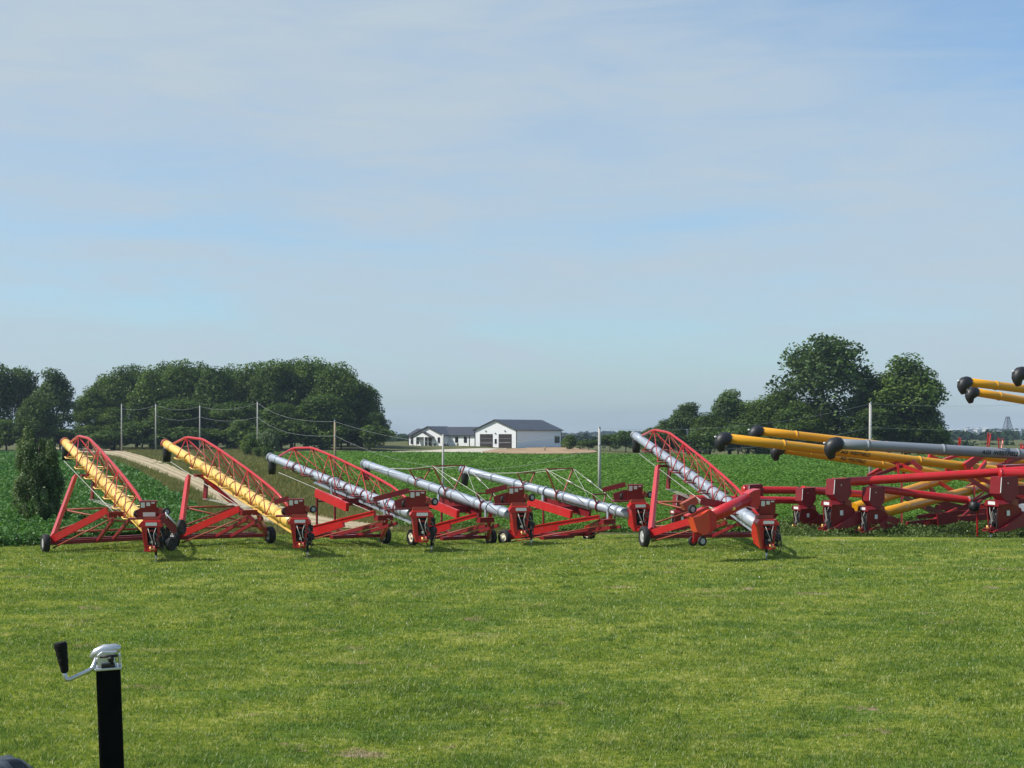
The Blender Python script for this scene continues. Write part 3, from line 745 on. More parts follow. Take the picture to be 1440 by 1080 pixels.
        MB().prism([(-.25, .34), (.4, .36), (1.5, .62), (1.75, .9), (1.2, 1.1), (.2, .5)], P(sx * .43, 0, 0), P(0, 1, 0), P(0, 0, 1), P(-sx * .72, 0, 0)).build('intake_pan', DRED, root)
    if lid == 'rect':
        gb = MB().lathe([(-.12, .001), (-.12, .12), (-.08, .16), (.06, .16), (.1, .1), (.1, .001)], P(0, 0, 0), (.3, -1, 0), 16)
        gb.v = [tuple(Vector(v) * s + P(.43, .18, .80)) for v in gb.v]
        gb.box(P(.42, .3, 1.12), P(.2, .3, .26)).box(P(.40, .1, 1.30), P(.12, .1, .1)).tube(P(.43, .2, .8), P(.43, .2, .46), .035 * s, 8)
        gb.build('drive_gearbox', BLACK, root)
        MB().box(P(-.02, .06, .58), P(.26, .03, .05)).box(P(.0, .055, 1.16), P(.30, .03, .04)).build('guard_bar', body, root)
    ht = MB().box(P(.06, -.12, .46), P(.34, .26, .1)).box(P(-.02, -.3, .42), P(.1, .22, .05)).tube(P(.16, -.16, .38), P(.16, -.16, .6), .035 * s, 8)
    ht.build('hitch', body, root)
    MB().tube(P(.02, -.22, .36), P(.02, -.22, .58), .04 * s, 8).box(P(.1, -.26, .5), P(.16, .05, .06)).build('hitch_pin', GOLD, root)
    jx = jack_x
    j = MB().tube(P(jx, -.06, .26), P(jx, -.06, .78), .045 * s, 12).box(P(jx, -.06, .62), P(.13, .13, .05)).build('jack', BLACK, root)
    MB().tube(P(jx, -.06, -.02), P(jx, -.06, .30), .034 * s, 10).lathe([(0, .001), (.0, .08 * s), (.015 * s, .08 * s), (.02 * s, .001)], P(jx, -.06, -.01), (0, 0, 1), 12).build('jack_foot', CHROME, j)
    h = MB()
    for k in range(4):
        a = rd.uniform(.22, .36); zz = rd.uniform(.62, 1.25)
        h.pipe([P(.12, .05, zz), P(a * .9, -.14, zz - .1), P(a + .1, -.16, zz - .35), P(a + .16, -.08, .45 + .1 * k), P(a - .02, .0, .52)], .017 * s, 6)
    h.pipe([P(.34, .0, 1.2), P(.46, -.12, .95), P(.5, -.16, .55), P(.42, -.16, .26), P(.25, -.14, .22), P(.15, -.1, .42)], .017 * s, 6)
    h.build('hose', RUBBER, root)
    h = MB(); h.pipe([P(-.1, -.03, 1.25), P(-.02, -.07, 1.0), P(.08, -.08, .75), P(.1, -.1, .5)], .012 * s, 6); h.pipe([P(.2, -.04, 1.28), P(.12, -.1, 1.05), P(.14, -.1, .8), P(.22, -.05, .7)], .012 * s, 6)
    h.build('cable', CABLE, root)
    for o in root.children:                     # the head swivels on the tube's lower end
        if o not in before: o.rotation_euler.z = yaw
def ptube(A, B, t): return A + (B - A) * t
def spiral_tube(root, A, B, r0, r1, mat, seams=5, name='auger_tube'):
    """one tube whose sections meet in low bolted collars"""
    d = B - A; L = d.length; pts = [A]; rs = [r0]
    for i in range(seams):
        t = (i + .6) / seams; r = r0 + (r1 - r0) * t
        for dt, dr in ((-.16, 0), (-.115, 0), (-.075, 0), (-.07, .013), (-.014, .013), (-.01, .026), (.01, .026), (.014, .013), (.07, .013), (.075, 0), (.115, 0), (.16, 0)):
            pts.append(A + d * (t + dt / L)); rs.append(r + dr)
    pts.append(B); rs.append(r1)
    return MB().pipe(pts, rs, 28).build(name, mat, root)
def spout(root, B, A, r, mat):
    """dark end collar and a rubber boot hanging from the open underside of the tube end"""
    d = (B - A).normalized()
    c = MB().pipe([B - d * .10, B - d * .095, B + d * .05, B + d * .055], [r + .004, r + .03, r + .03, r - .03], 24).build('end_collar', mat, root)
    k = B - d * .22
    MB().pipe([k + Vector((0, 0, -r * .4)), k + Vector((0, 0, -r)) , k + d * .05 + Vector((0, 0, -r - .26)), k + d * .06 + Vector((0, 0, -r - .56))], [r * .98, r * 1.08, r * 1.0, r * .92], 18).build('spout', SPOUTM, root)

def front_auger(px, D, th, Rch, zA, pyB, tubem, kind, s, axle_y, half, piv, tall_y, rim, jack_x, label, stick=True, seed=0, swing_out=False, ldx=0., arm_len=0., wr=.34, truss=True):
    x = ax(px, D); z0 = g(x, D); th = R(th)
    root = empty('grain_auger', (x, D, z0), th, label, 'grain auger', 'portable grain augers parked in a row on the lawn')
    Mw = Matrix.Translation((x, D, z0)) @ Matrix.Rotation(th, 4, 'Z'); Mi = Mw.inverted()
    yaw = R(7) - th
    A = Vector((-math.sin(yaw) * .85 * s - .03, math.cos(yaw) * .85 * s, zA - z0))
    wB = Mw @ Vector((A.x, A.y + Rch, 0))
    zB = CZ - (pyB - YH) / F * wB.y
    B = Vector((A.x, A.y + Rch, zB - z0))
    def gz(lx, ly):
        w = Mw @ Vector((lx, ly, 0)); return g(w.x, w.y) - z0
    def T(yl): return ptube(A, B, (yl - A.y) / Rch)
    rad0, rad1 = (.235, .18) if s < 1 else (.225, .175)
    tb = spiral_tube(root, A, B, rad0, rad1, tubem, 7)
    spout(root, B, A, rad1, GREYT if tubem is GALV else RUST)
    u = (B - A).normalized(); up = Vector((1, 0, 0)).cross(u).normalized()
    if up.z < 0: up = -up
    # rail under the tube
    if truss:
        MB().bar(T(A.y + .2) - up * .32, T(A.y + Rch * .66) - up * .30, .12, .09).bar(T(A.y + .2) - up * .25, T(A.y + Rch * .66) - up * .235, .03, .1).build('track_rail', tubem, root)
        ns = [(.93, .22), (.83, .80), (.70, 1.10), (.58, 1.08), (.47, 1.02), (.36, .95), (.26, .86), (.16, .74), (.01, .30)]
        pts = [ptube(A, B, t) + up * h for t, h in ns]
        # soften the bends of the top chord
        fine = [pts[0]]
        for i in range(1, len(pts) - 1): fine += [pts[i] + (pts[i - 1] - pts[i]) * .12, pts[i] + (pts[i + 1] - pts[i]) * .12]
        fine.append(pts[-1])
        ch = MB().pipe(fine, .055, 10).build('truss_chord', RED, root)
        X = Vector((1, 0, 0))
        for i in range(1, len(ns) - 1):
            t, h = ns[i]; c = ptube(A, B, t - .035); rr = .23
            b = MB()
            for sx in (-1, 1):
                e = c + X * (sx * .56)
                b.pipe([pts[i] - up * .03, e], .021, 6)
                if i < len(ns) - 2:
                    e2 = ptube(A, B, ns[i + 1][0] - .035) + X * (sx * .56)
                    b.pipe([pts[i] - up * .03, e2], .019, 6)
            b.build('truss_brace', RED if i % 2 else RUST, ch)
            k = MB()
            for sx in (-1, 1):
                k.pipe([c + X * (sx * .2) + u * .24, c + X * (sx * .60) + u * .12, c + X * (sx * .60) - u * .12, c + X * (sx * .2) - u * .24], .027, 6)
            k.lathe([(-.03, rr + .005), (-.03, rr + .02), (.03, rr + .02), (.03, rr + .005)], c, u, 24)
            k.build('tube_bracket', tubem if tubem is YEL else DRED, root)
        # thin ring straps between stations
        k = MB()
        for i in range(1, len(ns) - 2, 2):
            c = ptube(A, B, (ns[i][0] + ns[i + 1][0]) / 2 - .03); k.lathe([(-.012, .235), (-.012, .25), (.012, .25), (.012, .235)], c, u, 24)
            k.pipe([c + up * .23 + X * .05, c + up * .42 + X * .05], .01, 5)
        k.build('tube_strap', DRED, root)
        # long lift cable from under the spout to the intake
        p0 = ptube(A, B, .86) - up * .35 - X * .45; p1 = T(piv - .5) - up * .45 - X * .3
        MB().tube(p0, p1, .014, 6).build('lift_cable', CABLE, root)
    else:
        X = Vector((1, 0, 0)); ends = []
        for t, wt, wb, h, rr in ((.60, 1.08, .42, .62, .028), (.405, 1.62, .46, 1.18, .036), (.185, .8, .4, .52, .03)):
            c = ptube(A, B, t); b = MB()
            top = c + Vector((0, 0, h))
            tl, tr = top - X * wt / 2, top + X * wt / 2
            b.bar(tl, tr, .06, .05)
            for sx, e in ((-1, tl), (1, tr)): b.bar(c + X * (sx * wb / 2) + up * .12, e, .05, .05)
            b.lathe([(-.03, .235), (-.03, .262), (.03, .262), (.03, .235)], c, u, 24)
            b.build('cable_frame', RUST if t > .3 else DRED, root)
            ends.append((tl, tr))
        for q in (0, 1):
            sx = -1 if q == 0 else 1
            ca = MB(); st = ptube(A, B, .9) + X * (sx * .2); en = ptube(A, B, .08) + X * (sx * .24)
            seq = [st, ends[0][q], ends[1][q], ends[2][q], en]
            ca.pipe(seq, .011, 5)
            ca.pipe([ends[1][q], ptube(A, B, .25) + X * (sx * .22)], .011, 5)
            ca.pipe([ends[1][q] + (ends[2][q] - ends[1][q]) * .45, ends[1][q] + (ends[2][q] - ends[1][q]) * .6], .04, 6)
            ca.build('truss_cable', CABLE, root)
    # undercarriage
    wz = [gz(-half, axle_y) + wr, gz(half, axle_y) + wr]
    for sx, zz in ((-1, wz[0]), (1, wz[1])):
        wheel(root, (sx * half, axle_y, zz), wr, .24, rim=rim)
    az = Vector((-half + .14, axle_y, wz[0])), Vector((half - .14, axle_y, wz[1]))
    MB().bar(az[0], az[1], .14, .14).bar(az[0] + Vector((.4, .35, .05)), az[1] + Vector((-.4, .35, .05)), .2, .12).build('axle', DRED, root)
    pv = T(piv) - up * .42
    for sx, zz in ((-1, wz[0]), (1, wz[1])):
        w = Vector((sx * (half - .22), axle_y - .05, zz + .12))
        if kind == 'tall':
            b = MB().bar(w, Vector((sx * .34, piv, pv.z + .1)), .12, .27, w1=.12, h1=.24)
        else:
            e = Vector((sx * .34, piv, pv.z + .16)); mid = w + (e - w) * .55
            b = MB().bar(w - Vector((0, 0, .02)), mid - Vector((0, 0, .02)), .12, .42, h1=.36).bar(mid + Vector((0, 0, .06)), e, .12, .2, h1=.18).bar(w + Vector((0, 0, .2)), e + Vector((0, 0, .06)), .18, .03)
        b.build('lower_arm', RED, root)
        b = MB().pipe([w + Vector((sx * -.02, -.1, -.3)), Vector((sx * .2, piv - .4, pv.z - .15))], .03, 6)
        b.build('brace_rod', RUST, root)
    if kind == 'tall':
        sh = T(tall_y) - up * .36
        tops = []
        for sx, zz in ((-1, wz[0]), (1, wz[1])):
            w = Vector((sx * (half - .3), axle_y + .1, zz + .25)); e = Vector((sx * .3, tall_y, sh.z - .02))
            MB().bar(w, e, .13, .24, up=(0, 1, 0), w1=.13, h1=.2).build('upper_arm', RED, root); tops.append((w, e))
        b = MB()
        (a0, a1), (c0, c1) = tops
        f = lambda p, q, t: p + (q - p) * t
        b.pipe([f(a0, a1, .42), f(c0, c1, .42)], .04, 8); b.pipe([f(a0, a1, .08), f(c0, c1, .42)], .035, 8); b.pipe([f(a0, a1, .42), f(c0, c1, .08)], .035, 8); b.pipe([f(a0, a1, .05), f(c0, c1, .05)], .04, 8)
        b.build('cross_brace', RUST, root)
        pl = MB().box(sh + Vector((.12, -.1, -.5)), (.06, .34, 1.0), Matrix.Rotation(R(12), 3, 'X')).box(sh + Vector((0, 0, 0)), (.62, .3, .1)).build('shoe_plate', DRED, root)
        for dx in (-.12, .0, .12): MB().tube(sh + Vector((.1 + dx, -.1, -.95)), T(piv + .2) - up * .4 + Vector((dx, 0, 0)), .012, 5).build('winch_cable', CABLE, root)
    else:
        zt = T(tall_y).z - .42
        for sx in (-1, 1):
            hi = Vector((sx * .42, tall_y, zt)); lo = Vector((sx * .55, tall_y - 2.9, zt - .46))
            MB().bar(hi, lo, .14, .34).build('upper_arm', RED if sx < 0 else DRED, root)  # right arm takes the darker red, its shade painted in
            MB().bar(hi + Vector((0, -.05, -.1)), Vector((sx * .42, tall_y - .05, gz(0, tall_y) + .5)), .07, .07).build('frame_post', DRED, root)
        for sx, zz in ((-1, wz[0]), (1, wz[1])): MB().bar((sx * .42, tall_y - .05, gz(0, tall_y) + .5), (sx * .42, axle_y, zz), .09, .12).build('frame_rail', DRED, root)
        MB().bar((-.42, tall_y - .05, zt - .35), (.42, tall_y - .05, zt - .35), .06, .06).build('cross_member', DRED, root)
        MB().bar((-.42, tall_y - 2.2, zt - .3), (.42, tall_y - 2.2, zt - .3), .06, .3).build('cross_member', DRED, root)
        MB().bar((-.9, axle_y - .6, wz[0] - .06), (.9, axle_y - .6, wz[0] - .06), .3, .14).build('cross_member', DRED, root)
        c = T(tall_y - .2); k = MB().lathe([(-.05, .228), (-.05, .25), (.05, .25), (.05, .228)], c, u, 24).box(c + Vector((-.2, 0, -.3)), (.05, .12, .3)).box(c + Vector((.2, 0, -.3)), (.05, .12, .3)); k.build('tube_hanger', GALV, root)
        c = T(piv + .1); k = MB().lathe([(-.05, .236), (-.05, .258), (.05, .258), (.05, .236)], c, u, 24).box(c + Vector((-.22, 0, -.2)), (.05, .1, .35)).box(c + Vector((.22, 0, -.2)), (.05, .1, .35))
        k.build('tube_hanger', GALV, root)
    # folded frame and shadowed gear below the tube
    MB().bar((-.3, piv - .6, pv.z - .25), (-.3, axle_y, wz[0]), .1, .12).bar((.3, piv - .6, pv.z - .25), (.3, axle_y, wz[1]), .1, .12).box((0, piv - .1, pv.z - .05), (.7, .3, .2)).build('draw_bar', DRED, root)
    head(root, s, 'rect', jack_x, yaw, stick=stick, seed=seed, ldx=ldx)
    # folded side hopper behind the lid
    if not swing_out:
        P = lambda *a: Vector(a) * s
        wd = .95 if arm_len > .7 else .62
        hp = MB().prism([(-wd, 1.62), (.30, 1.62), (.36, 2.0), (-.55 * wd, 2.05), (-wd - .05, 1.9)], P(0, .62, 0), P(1, 0, 0), P(0, 0, 1), P(0, .06, 0)).box(P(-.4, .95, 1.58), P(1.1, .6, .06)).bar(P(-.25, .55, 1.55), P(-.2, .6, 2.3), .07 * s, .07 * s).build('side_hopper', DRED, root)
        hp.rotation_euler.z = yaw
        if arm_len: MB().bar(P(-.42, .9, 2.28), P(-.42 - arm_len, 1.0, 2.28 - .26 * arm_len), .05 * s, .2 * s).build('hopper_arm', DRED, hp)
        MB().box(P(.32, .6, 1.86), P(.22, .3, .2), Matrix.Rotation(R(20), 3, 'Y')).build('hopper_end', RUST, hp)
        wheel(hp, P(.52, .52, 1.86), .15 * s, .1, axis=(.5, -.85, 0), name='caster_wheel')
        wheel(hp, P(-.62, .66, 1.78), .14 * s, .1, axis=(.8, -.5, 0), name='caster_wheel')
    return root, A, B, T

# leftmost yellow: its swing hopper carries two larger casters and a bright bar
r1, *_ = front_auger(212, 48.4, 29.6, 13.7, 1.02, 622, YEL, 'tall', .9, 6.3, 2.2, 4.6, 10.0, GRIM, .2, 'leftmost yellow auger on the lawn with raised tube and red truss', True, 1)
P9 = lambda *a: Vector(a) * .9
hp = MB().bar(P9(.42, -.05, 1.75), P9(.95, -.2, 1.15), .26, .3).box(P9(.5, .0, 1.62), P9(.3, .3, .3)).build('folded_hopper', DRED, r1)
MB().tube(P9(.52, -.3, 1.78), P9(.92, -.42, 1.32), .025, 8).tube(P9(.52, -.28, 1.62), P9(.5, -.3, 1.86), .025, 8).build('bright_rod', CHROME, hp)
wheel(hp, P9(1.12, -.2, 1.28), .27, .16, axis=(.75, -.65, .1), rim=BLACK, name='caster_wheel')
wheel(hp, P9(.72, -.2, .66), .24, .18, axis=(.55, -.8, 0), rim=BLACK, name='caster_wheel')
MB().bar(P9(.6, -.1, 1.3), P9(.7, -.1, .7), .08, .08).build('caster_fork', BLACK, hp)
front_auger(421, 50.2, 35, 12.8, 1.04, 624, YEL, 'tall', .9, 6.6, 2.0, 4.3, 9.4, GRIM, .32, 'second yellow auger from the left, truss arched over its raised tube', False, 2, arm_len=.6)
front_auger(593, 53.0, 35.4, 12.8, 1.22, 643, GALV, 'low', 1.0, 6.0, 1.95, 2.9, 7.6, CREAM, .36, 'silver auger with a red overhead truss, third machine from the left', False, 3, arm_len=1.35)
front_auger(732, 55.8, 34.6, 12.6, 1.05, 652, GALV, 'low', 1.0, 5.0, 1.95, 2.6, 6.6, CREAM, .42, 'cable-braced silver auger in the middle whose spout sits below the white house', False, 4, truss=False, arm_len=.85)
front_auger(900, 58.2, 40.9, 11.4, .96, 660, GALV, 'low', 1.0, 5.6, 2.5, 2.0, 6.4, CREAM, .3, 'cable-braced silver auger ending behind the wheel of the nearest silver auger', False, 5, truss=False, arm_len=.95)
r6, A6, B6, T6 = front_auger(1080, 49.4, 14, 13.6, 1.1, 612, GALV, 'tall', .9, 5.8, 2.5, 3.6, 10.4, GRIM, -.08, 'nearest silver auger with red truss and its red swing hopper swung out to the left', False, 6, swing_out=True, wr=.40, ldx=.22)
# its swing hopper, hanging clear of the ground
mi = (Matrix.Translation(r6.location) @ Matrix.Rotation(R(14), 4, 'Z')).inverted()
def L6(px, py, D): return mi @ at(px, py, D)
q0, q1 = L6(1055, 701, 49.75), L6(996, 728, 48.5)
sw = MB().tube(q0, q1, .225, 24).lathe([(-.02, .225), (-.02, .27), (.02, .27), (.02, .225)], q1 + (q0 - q1) * .04, q0 - q1, 24).build('swing_tube', RED, r6)
MB().box(q0 + (q1 - q0) * .48 + Vector((.02, -.235, -.03)), (.14, .02, .1), Matrix.Rotation(R(-20), 3, 'Y')).build('sticker', YEL, sw)
e = (q0 - q1).normalized()
MB().prism([(-.10, -.30), (.20, -.38), (.27, -.1), (.27, .32), (.02, .27), (-.16, .16)], q0 + Vector((0, -.26, .02)), (1, 0, 0), (0, 0, 1), (0, .6, 0)).build('swing_boot', RED, sw)
hp = MB().prism([(-.66, .08), (-.42, .12), (-.1, .32), (.02, .26), (.05, -.36), (-.22, -.52), (-.50, -.42)], q1 + Vector((0, -.27, -.05)), (1, 0, 0), (0, 0, 1), (0, .54, 0)).build('swing_hopper', ORED, r6)
MB().prism([(-.06, .34), (.16, .20), (.20, -.20), (-.02, -.47)], q1 + Vector((0, -.30, -.05)), (1, 0, 0), (0, 0, 1), (0, .60, 0)).build('hopper_collar', RED, hp)
MB().bar(q1 + Vector((-.72, .27, .05)), q1 + Vector((-.1, .27, .34)), .4, .04).bar(q1 + Vector((-.74, -.29, .08)), q1 + Vector((-.1, -.29, .38)), .04, .10).build('hopper_lip', RED, hp)
MB().bar(q1 + Vector((-.75, .5, .35)), q1 + Vector((-.25, .5, .6)), .3, .26).build('hopper_motor_guard', RUST, hp)
wheel(hp, q1 + Vector((-.3, -.2, -.78)), .17, .11, axis=(.25, -1, 0), name='caster_wheel')
wheel(hp, q1 + Vector((-.5, .15, -.80)), .17, .11, axis=(.25, -1, 0), rim=RED, name='caster_wheel')
wheel(hp, q1 + Vector((-.62, -.1, .3)), .16, .11, axis=(.25, -1, 0), name='caster_wheel')
MB().bar(q1 + Vector((-.4, 0, -.5)), q1 + Vector((-.4, 0, -.8)), .3, .06).build('caster_fork', RED, hp)
MB().bar(q1 + Vector((-.1, .45, .55)), q1 + Vector((1.15, .75, .32)), .04, .26).build('hopper_arm', DRED, hp)

# ------------------------------------------------------------------ right-hand group: augers lying away to the right, heads at the left
GRH = 'augers parked side by side on the right with red intake heads facing left'
def side_auger(px, D, sc, hz, label, seed, main=None, red=None, tubem=DYEL, capend=False):
    x = ax(px, D); z0 = g(x, D)
    rz = R(-hz)
    root = empty('grain_auger', (x, D, z0), rz, label, 'grain auger', GRH)
    mi = (Matrix.Translation((x, D, z0)) @ Matrix.Rotation(rz, 4, 'Z')).inverted()
    L = lambda px, py, D: mi @ at(px, py, D)
    head(root, sc, 'hex', 0, side=1, seed=seed, lidmat=DRED, body=DRED)
    if main:
        A, B = L(*main[0]), L(*main[1]); B = A + (B - A) * main[2]
        tb = spiral_tube(root, A, B, .235, .215, tubem, 6)
        spout(root, B, A, .215, GREYT)
        # undercarriage well along the tube, on the ground
        c = A + (B - A) * .45; d = (B - A); d.z = 0; d.normalize(); n = Vector((-d.y, d.x, 0))
        w = MB(); ww = []
        for sx in (-1, 1):
            p = c + n * (sx * 1.9); wp = (mi.inverted() @ p); p.z = g(wp.x, wp.y) - z0 + .36
            wheel(root, p, .36, .24, axis=n); ww.append(p)
            pv = A + (B - A) * .2; w.bar(p, pv + n * (sx * .3) - Vector((0, 0, .3)), .12, .22); w.bar(p + Vector((0, 0, .2)), A + (B - A) * .62 + n * (sx * .3) - Vector((0, 0, .35)), .12, .2)
        w.bar(ww[0], ww[1], .14, .14); w.build('undercarriage', DRED, root)
    if red:
        a, b = L(*red[0]), L(*red[1])
        u = (b - a).normalized(); L_ = (b - a).length; rr = red[2]
        seq = [(0, rr), (.04, rr), (.045, rr + .03), (.10, rr + .03), (.105, rr), (.2, rr), (.3, rr), (L_ - .3, rr), (L_ - .2, rr), (L_ - .105, rr), (L_ - .1, rr + .03), (L_ - .045, rr + .03), (L_ - .04, rr), (L_, rr)]
        MB().pipe([a + u * q for q, _ in seq], [w_ for _, w_ in seq], 26).build('swing_tube', RED, root)
        if capend:
            MB().prism([(-.35, .3), (.25, .35), (.5, 0), (.4, -.5), (-.2, -.5)], b + Vector((-.3, .1, -.1)), (0, 1, 0), (0, 0, 1), (.6, 0, 0)).build('swing_hopper', ORED, root)
    return root
side_auger(1120, 66.5, .92, 70, 'red intake head partly hidden behind the nearest silver auger, leftmost of the right group', 21, red=((1128, 689, 66.6), (1226, 696, 68.5), .175))
side_auger(1163, 65.0, 1.12, 72, 'red intake head with the tallest boot and a long red swing tube rising right', 22, main=((1200, 714, 66.8), (1425, 643, 82), 1.5), red=((1170, 679, 65.2), (1470, 660, 63.5), .2))
side_auger(1214, 64.8, .98, 72, 'red intake head with white hose loop at the foot of the lower yellow tube', 23, main=((1238, 722, 65.6), (1440, 670, 78), 1.55), red=((1222, 686, 65.0), (1365, 704, 65.2), .175), capend=False)
side_auger(1395, 62.6, 1.16, 72, 'large red intake head near the right picture edge with black motor in front', 24, main=((1436, 716, 63.8), (1560, 690, 72), 1.6), red=((1405, 666, 62.8), (1600, 668, 62), .2), tubem=GALV)
side_auger(1046, 69.5, .95, 75, 'red head and long level swing tube showing just behind the nearest silver auger', 25, red=((1044, 689, 69.6), (1168, 690, 70.5), .185))
side_auger(946, 66.5, .8, 75, 'red intake head seen through the truss and arms of the nearest silver auger', 26, red=((955, 701, 66.6), (1142, 704, 68.5), .17))
def clutter(px, py, D, label, pieces, cat='machine frame', name='undercarriage'):
    o0 = at(px, py, D); root = empty(name, (o0.x, o0.y, g(o0.x, o0.y)), 0, label, cat, 'folded red undercarriages among the yellow tubes')
    ob = Vector(root.location)
    for nm, a, b, w, h, m in pieces:
        MB().bar(at(*a) - ob, at(*b) - ob, w, h).build(nm, m, root)
    return root, ob
clutter(1320, 735, 68, 'long low dark red frame in the weeds below the yellow tubes', [('rail', (1275, 738, 67.5), (1392, 726, 69), .16, .3, DRED), ('rail', (1290, 727, 69), (1400, 716, 70.5), .12, .2, DRED), ('strut', (1300, 738, 67.6), (1345, 716, 69.5), .1, .16, RED), ('strut', (1345, 734, 68.2), (1380, 704, 70), .1, .14, DRED), ('plate', (1318, 731, 67.4), (1346, 726, 67.6), .06, .55, DRED)])
clutter(1428, 690, 64.5, 'dark red tubes and plates running off the right edge behind the big boot', [('tube_housing', (1410, 689, 64.4), (1500, 690, 64.0), .42, .42, DRED), ('plate', (1414, 712, 64.6), (1470, 706, 64.2), .1, .5, DRED), ('post', (1452, 690, 64.2), (1452, 742, 64.0), .12, .12, DRED), ('brace', (1372, 668, 66.5), (1386, 650, 67.5), .12, .2, RED)])
clutter(1415, 660, 67, 'red box frame with a small caster wheel at the right edge above the big boot', [('deck', (1408, 657, 66.2), (1452, 655, 66.6), .7, .2, RED), ('post', (1416, 662, 66.2), (1416, 740, 66.0), .1, .1, DRED), ('post', (1446, 660, 66.6), (1446, 742, 66.4), .1, .1, DRED), ('brace', (1414, 650, 66.2), (1440, 630, 66.8), .08, .12, RED), ('brace', (1424, 640, 66.4), (1452, 638, 66.8), .08, .1, RED)])
_r = bpy.data.objects.get('undercarriage.002')
if _r: wheel(_r, at(1431, 648, 65.8) - Vector(_r.location), .2, .14, axis=(.3, -1, 0), name='caster_wheel')
clutter(1275, 662, 69, 'red scissor frame under the lettered yellow tubes beside the white pole', [('arm', (1232, 668, 68.6), (1300, 644, 70.5), .1, .16, DRED), ('arm', (1246, 646, 70), (1304, 668, 69), .1, .16, RED), ('link', (1262, 652, 69.3), (1264, 672, 69.2), .1, .14, RED), ('link', (1282, 648, 69.6), (1296, 660, 69.4), .2, .2, DRED), ('leg', (1268, 668, 69.2), (1268, 748, 68.4), .1, .1, DRED)])
clutter(1375, 640, 73, 'red lift arms crossing behind the dark grey tube near the right edge', [('arm', (1330, 662, 72), (1392, 638, 74), .12, .2, RED), ('arm', (1392, 660, 72.5), (1440, 642, 74), .12, .2, DRED), ('link', (1372, 646, 73), (1378, 668, 72.8), .12, .16, DRED), ('leg', (1370, 664, 72.8), (1370, 738, 71.8), .1, .1, DRED)])
# white hose loop and the black motor with bright elbow at the end of the red swing tube
ro = empty('hydraulic_motor', at(1370, 730, 64.2), 0, 'black hydraulic motor with bright elbow at the end of the lower red swing tube', 'motor')
ro.location.z = at(1370, 712, 64.2).z
MB().lathe([(-.22, .001), (-.22, .16), (-.12, .24), (.14, .24), (.22, .14), (.22, .001)], (0, 0, 0), (.3, 0, 1), 18).build('motor_body', BLACK, ro)
MB().pipe([(-.12, -.1, .2), (-.16, -.12, .36), (-.3, -.14, .42)], .035, 8).build('elbow', CHROME, ro)
MB().bar((-.1, 0, -.1), (.6, .2, -.3), .1, .12).bar((0, .1, .3), (.5, .2, .62), .06, .08).bar((.2, .2, -.2), (.2, .2, -2.05), .06, .06).build('mount', RED, ro)

# ------------------------------------------------------------------ right-hand group: raised tubes whose spouts reach left
GSP = 'long augers whose spouts point left above the right-hand machines'
def wrap_text(txt, parent, P0, d, up, out, r, h, name='lettering'):
    cu = bpy.data.curves.new(name, 'FONT'); cu.body = txt; cu.size = 1.0; cu.offset = .026
    o = bpy.data.objects.new(name, cu); COL.objects.link(o)
    bpy.context.view_layer.update()
    dg = bpy.context.evaluated_depsgraph_get()
    me = bpy.data.meshes.new_from_object(o.evaluated_get(dg)); bpy.data.objects.remove(o)
    bm = bmesh.new(); bm.from_mesh(me)
    for k in range(12):
        bmesh.ops.bisect_plane(bm, geom=bm.verts[:] + bm.edges[:] + bm.faces[:], plane_co=(0, -.02 + .065 * k, 0), plane_no=(0, 1, 0))
    bm.to_mesh(me); bm.free()
    for v in me.vertices:
        a = (v.co.y - .35) * h / r
        v.co = P0 + d * (v.co.x * h * .98 + v.co.y * h * .18) + (out * math.cos(a) + up * math.sin(a)) * (r + .008)
    me.materials.clear(); me.materials.append(LETTER)
    o = bpy.data.objects.new(name, me); COL.objects.link(o); o.parent = parent
    return o
def dome_spout(root, E, d, r):
    """rubber hood: round crown over the tube end, narrowing to an outlet that hangs down"""
    m = MB(); dn = Vector((0, 0, -1)); k = r / .235
    path = [(-.22, 0, 1.05), (-.20, 0, 1.2), (-.06, .01, 1.38), (.10, .07, 1.50), (.22, .18, 1.46), (.27, .32, 1.24), (.26, .46, .98), (.22, .58, .74), (.19, .66, .58)]
    m.pipe([E + d * (a * k) + dn * (b * k) for a, b, c in path], [c * r for a, b, c in path], 22)
    s = m.build('spout', SPOUTM, root)
    # lamp on the tip
    c = E + d * (.50 * k) + dn * (.06)
    MB().lathe([(0, .001), (.0, .05), (.07, .05), (.1, .03), (.11, .001)], c + Vector((0, 0, .06)), d, 10).bar(c - d * .15, c + Vector((0, 0, .05)), .05, .05).build('marker_lamp', LAMPM, s)
